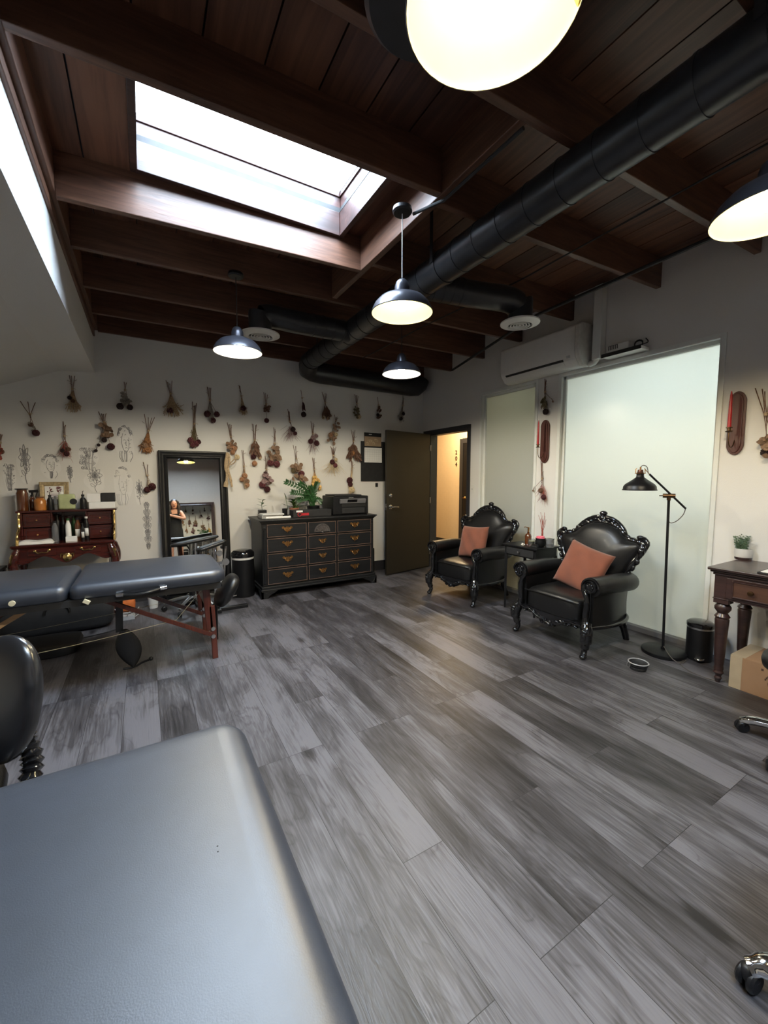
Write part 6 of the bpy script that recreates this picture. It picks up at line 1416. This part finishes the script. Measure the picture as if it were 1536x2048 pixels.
B('slanting bunch of tan leaves and creamy flowers, above the yellow everlastings', (673, 831), (661, 882), seed=22, n=4, spread=.18, tie=.22, lk='round', lc='tan', ln=14, lr=(.25, 1), fan_w=.55, lw=.24, blooms=((.80, -.08, .12, 'peach'), (.72, .12, .10, 'creamf'), (.9, .06, .10, 'tan')))
B('bunch ringed by brown curled leaves beside the notice board', (706, 860), (705, 925), seed=23, n=4, spread=.10, tie=.35, lk='long', lc='brown', ln=34, lr=(.55, .95), fan_w=.80, lw=.26, blooms=((.72, -.03, .11, 'orange_'), (.66, .08, .09, 'tan'), (.60, -.12, .09, 'brown')))
B('small hanging bunch with a wine red head and pale tail just over the printer', (704, 920), (699, 986), seed=24, n=3, spread=.05, tie=.25, lk='fan', lc='creamf', ln=14, lr=(.75, 1), fan_w=.22, blooms=((.62, -.06, .12, 'wine'), (.74, -.03, .10, 'wine'), (.90, .05, .11, 'creamf')))
B('loose cream and red feathery bunch between the plants and the notice board', (666, 893), (664, 958), seed=25, n=6, spread=.20, tie=.28, lk='spiky', lc='creamf', ln=60, lr=(.4, 1), fan_w=.85, blooms=((.48, -.04, .10, 'wine'), (.58, .06, .09, 'mauve'), (.40, .08, .07, 'creamf')))
B('bunch of round tan leaves with one mauve bloom directly behind the tall plant', (590, 890), (594, 962), seed=26, n=3, spread=.08, lk='round', lc='tan', ln=13, lr=(.5, .95), fan_w=.55, lw=.24, blooms=((.80, .12, .11, 'mauve'), (.70, -.10, .10, 'olive')))
B('yellow everlasting flower bunch behind the right side of the tall plant', (626, 915), (630, 978), seed=27, n=3, spread=.06, lk='pods', lc='yellow', ln=30, lr=(.6, 1), fan_w=.42, lw=.22, blooms=((.95, .06, .09, 'wine'), (.72, 0, .08, 'yellow'), (.82, .04, .08, 'yellow')))
B('slim bunch of peach rosebuds nearest the mirror, over the black bin', (485, 900), (490, 978), seed=28, n=3, spread=.06, tie=.42, lk='fan', lc='straw', ln=10, lr=(.6, .9), fan_w=.2, blooms=((.66, .0, .09, 'peach'), (.75, -.07, .08, 'peach'), (.80, .05, .08, 'tan'), (.90, .04, .085, 'peach')))
B('mauve leaf bunch ending in dark roses above the small black-potted seedling', (533, 912), (530, 984), seed=29, n=3, spread=.05, lk='round', lc='mauveg', ln=12, lr=(.45, .8), fan_w=.52, lw=.22, blooms=((.80, -.10, .12, 'mauve'), (.92, .04, .11, 'wine'), (.72, .10, .08, 'tan')))
B('pale twine-tied pair of wine red blooms close to the mirror left side', (291, 924), (299, 984), seed=30, n=2, spread=.12, tie=.45, lk='fan', lc='straw', ln=4, lr=(.6, .8), fan_w=.1, blooms=((.82, .10, .15, 'wine'), (.92, -.06, .13, 'wine')))
B('reddish bunch cut off by the left edge of the picture', (2, 868), (1, 915), seed=31, n=2, spread=.05, lk='round', lc='redst', ln=9, lr=(.4, 1), fan_w=.4, lw=.3, blooms=((.75, .05, .14, 'brown'),))
B('dark rose bunch high between the two frosted windows, above the sconce', (1092, 757), (1094, 830), wall='r', seed=33, n=4, spread=.06, lk='long', lc='olive', ln=12, lr=(.6, .85), fan_w=.34, lw=.22, stems='brown', blooms=((.92, .02, .105, 'dark'), (.74, .0, .08, 'olive'), (.70, .26, .035, 'tan')))
B('loose reddish bunch between the two frosted windows, below the sconce', (1084, 922), (1090, 1006), wall='r', seed=34, n=4, spread=.05, tie=.42, lk='spiky', lc='redst', ln=26, lr=(.5, 1), fan_w=.46, blooms=((.70, -.04, .08, 'brown'), (.86, .03, .08, 'wine'), (.68, -.26, .03, 'tan')))
B('bare-stemmed bunch cut off by the right edge beyond the second sconce', (1527, 772), (1545, 915), wall='r', seed=35, n=4, spread=.16, tie=.40, lk='round', lc='tan', ln=16, lr=(.7, 1), fan_w=.34, lw=.14, blooms=((.92, -.04, .08, 'dark'), (.85, .06, .08, 'orange_')))
# ================================================================ THE PHOTOGRAPHER (seen in the leaning mirror)
def person():
    t = thing('person', 'person in a sleeveless black dress with long dark hair, holding up a phone', 'person', (.42, -.34, 0))
    bx, by = .42, -.34
    me = bpy.data.meshes.new('body'); V = []; E = []; RR = []
    def v(p, r, par=None):
        V.append(p); RR.append(r)
        if par is not None: E.append((par, len(V)-1))
        return len(V)-1
    pel = v((bx, by, .93), .130)
    wai = v((bx, by, 1.06), .105, pel); che = v((bx, by+.01, 1.22), .125, wai); sh = v((bx, by+.01, 1.34), .105, che); nk = v((bx, by+.02, 1.42), .050, sh); hd0 = v((bx, by+.03, 1.47), .052, nk)
    hands = []
    for s_ in (-1, 1):
        hip = v((bx+s_*.09, by, .88), .095, pel); kn = v((bx+s_*.10, by+.02, .48), .058, hip); cf = v((bx+s_*.10, by-.005, .36), .055, kn); an = v((bx+s_*.10, by, .09), .034, cf); toe = v((bx+s_*.11, by+.10, .04), .032, an); v((bx+s_*.115, by+.17, .03), .024, toe)
        s1 = v((bx+s_*.14, by+.01, 1.345), .055, sh)
        el = v((bx+s_*.215, by+.13, 1.18) if s_ > 0 else (bx-.235, by+.10, 1.17), .040, s1)
        wr = v((.115, -.10, 1.35) if s_ > 0 else (-.02, -.11, 1.35), .024, el)
        pm = v((.105, -.07, 1.39) if s_ > 0 else (-.055, -.08, 1.39), .030, wr); hands.append((pm, s_))
    me.from_pydata(V, E, []); o = bpy.data.objects.new('body', me); C.objects.link(o); o.parent = t
    me.transform(Matrix.Translation(-Vector((.42, -.34, 0))))
    o.modifiers.new('skin', 'SKIN'); sv = me.skin_vertices[0].data
    for i, r in enumerate(RR): sv[i].radius = (r, r*(.72 if i in (pel, wai, che, sh) else 1))
    sv[pel].use_root = True
    md = o.modifiers.new('sub', 'SUBSURF'); md.levels = md.render_levels = 2
    me.materials.append(M['skin'])
    # head with face and ears, fingers on both hands, joined to the body part as children
    hc = Vector((bx, by+.045, 1.545))
    mb = MB(); mb.ell(hc, (.076, .094, .112), 24, 16); mb.ell(hc+Vector((0, .02, -.065)), (.052, .062, .050), 16, 10)
    mb.ell(hc+Vector((0, .100, -.008)), (.012, .018, .026), 10, 8)
    for s_ in (-1, 1): mb.ell(hc+Vector((s_*.077, 0, -.01)), (.010, .018, .030), 10, 8); mb.ell(hc+Vector((s_*.030, .086, .012)), (.014, .010, .009), 10, 6)
    mb.build('head', M['skin'], t)
    mb = MB(); mb.ell(hc+Vector((0, .088, -.052)), (.024, .010, .008), 12, 6); mb.build('lips', M['f_mauve'], t)
    for s_ in (-1, 1): MB().ell(hc+Vector((s_*.030, .093, .012)), (.008, .005, .005), 10, 6).build('eye', M['inkblack'], t)
    mb = MB(); mb.ell(hc+Vector((0, -.018, .022)), (.088, .098, .108), 24, 14)
    for s_ in (-1, 1):
        mb.tube(spline([hc+Vector((s_*.06, .03, .07)), hc+Vector((s_*.088, .02, -.02)), hc+Vector((s_*.095, .03, -.13)), hc+Vector((s_*.085, .06, -.26))], 5), [.030, .034, .040, .030, .012], n=10)
    mb.tube(spline([hc+Vector((0, -.08, .02)), hc+Vector((0, -.11, -.14)), hc+Vector((0, -.10, -.34))], 5), [.06, .075, .03], n=12, sx=1.3)
    mb.build('hair', M['hair'], t)
    mb = MB()
    prof = [(.150, .118, .62), (.170, .125, .78), (.160, .120, .93), (.132, .095, 1.05), (.142, .108, 1.17), (.150, .112, 1.25), (.125, .095, 1.315)]
    vs_ = [Vector((bx+a*cos(2*pi*j/28), by+.005+b*sin(2*pi*j/28), z)) for a, b, z in prof for j in range(28)]
    mb.add(vs_, [(i*28+j, i*28+(j+1) % 28, (i+1)*28+(j+1) % 28, (i+1)*28+j) for i in range(len(prof)-1) for j in range(28)])
    for s_ in (-1, 1): mb.tube([(bx+s_*.085, by+.10, 1.29), (bx+s_*.085, by+.06, 1.385), (bx+s_*.085, by-.05, 1.385), (bx+s_*.085, by-.09, 1.30)], .010, n=8)
    mb.build('dress', M['cloth'], t, solid=.006)
    for pm, s_ in hands:
        b = Vector(V[pm]); mb = MB()
        for k, L in enumerate((.060, .070, .066, .052)):
            z = b.z+.028-.018*k; d = -s_
            mb.tube(spline([Vector((b.x, b.y+.005, z)), Vector((b.x+d*.012+.0*k, b.y+.030, z+.004)), Vector((b.x+d*.024, b.y+.030+.004*k, z+.002)), Vector((b.x+d*(L*.55), b.y+.016, z))], 4), [.0092, .0088, .0082, .0068], n=8)
        mb.tube(spline([Vector((b.x, b.y-.004, b.z-.012)), Vector((b.x+(-s_)*.012, b.y-.020, b.z+.010)), Vector((b.x+(-s_)*.034, b.y-.016, b.z+.026))], 4), [.011, .010, .008], n=8)
        mb.ell(b, (.020, .026, .038), 14, 10); mb.build('hand', M['skin'], t)
    return t
person()
mb = MB(); mb.box(-.072, .118, -.072, -.064, 1.350, 1.432); tag(mb.build('phone', M['matte'], smooth=False, bevel=.004), 'dark phone held level in both hands by the person in black', 'phone')
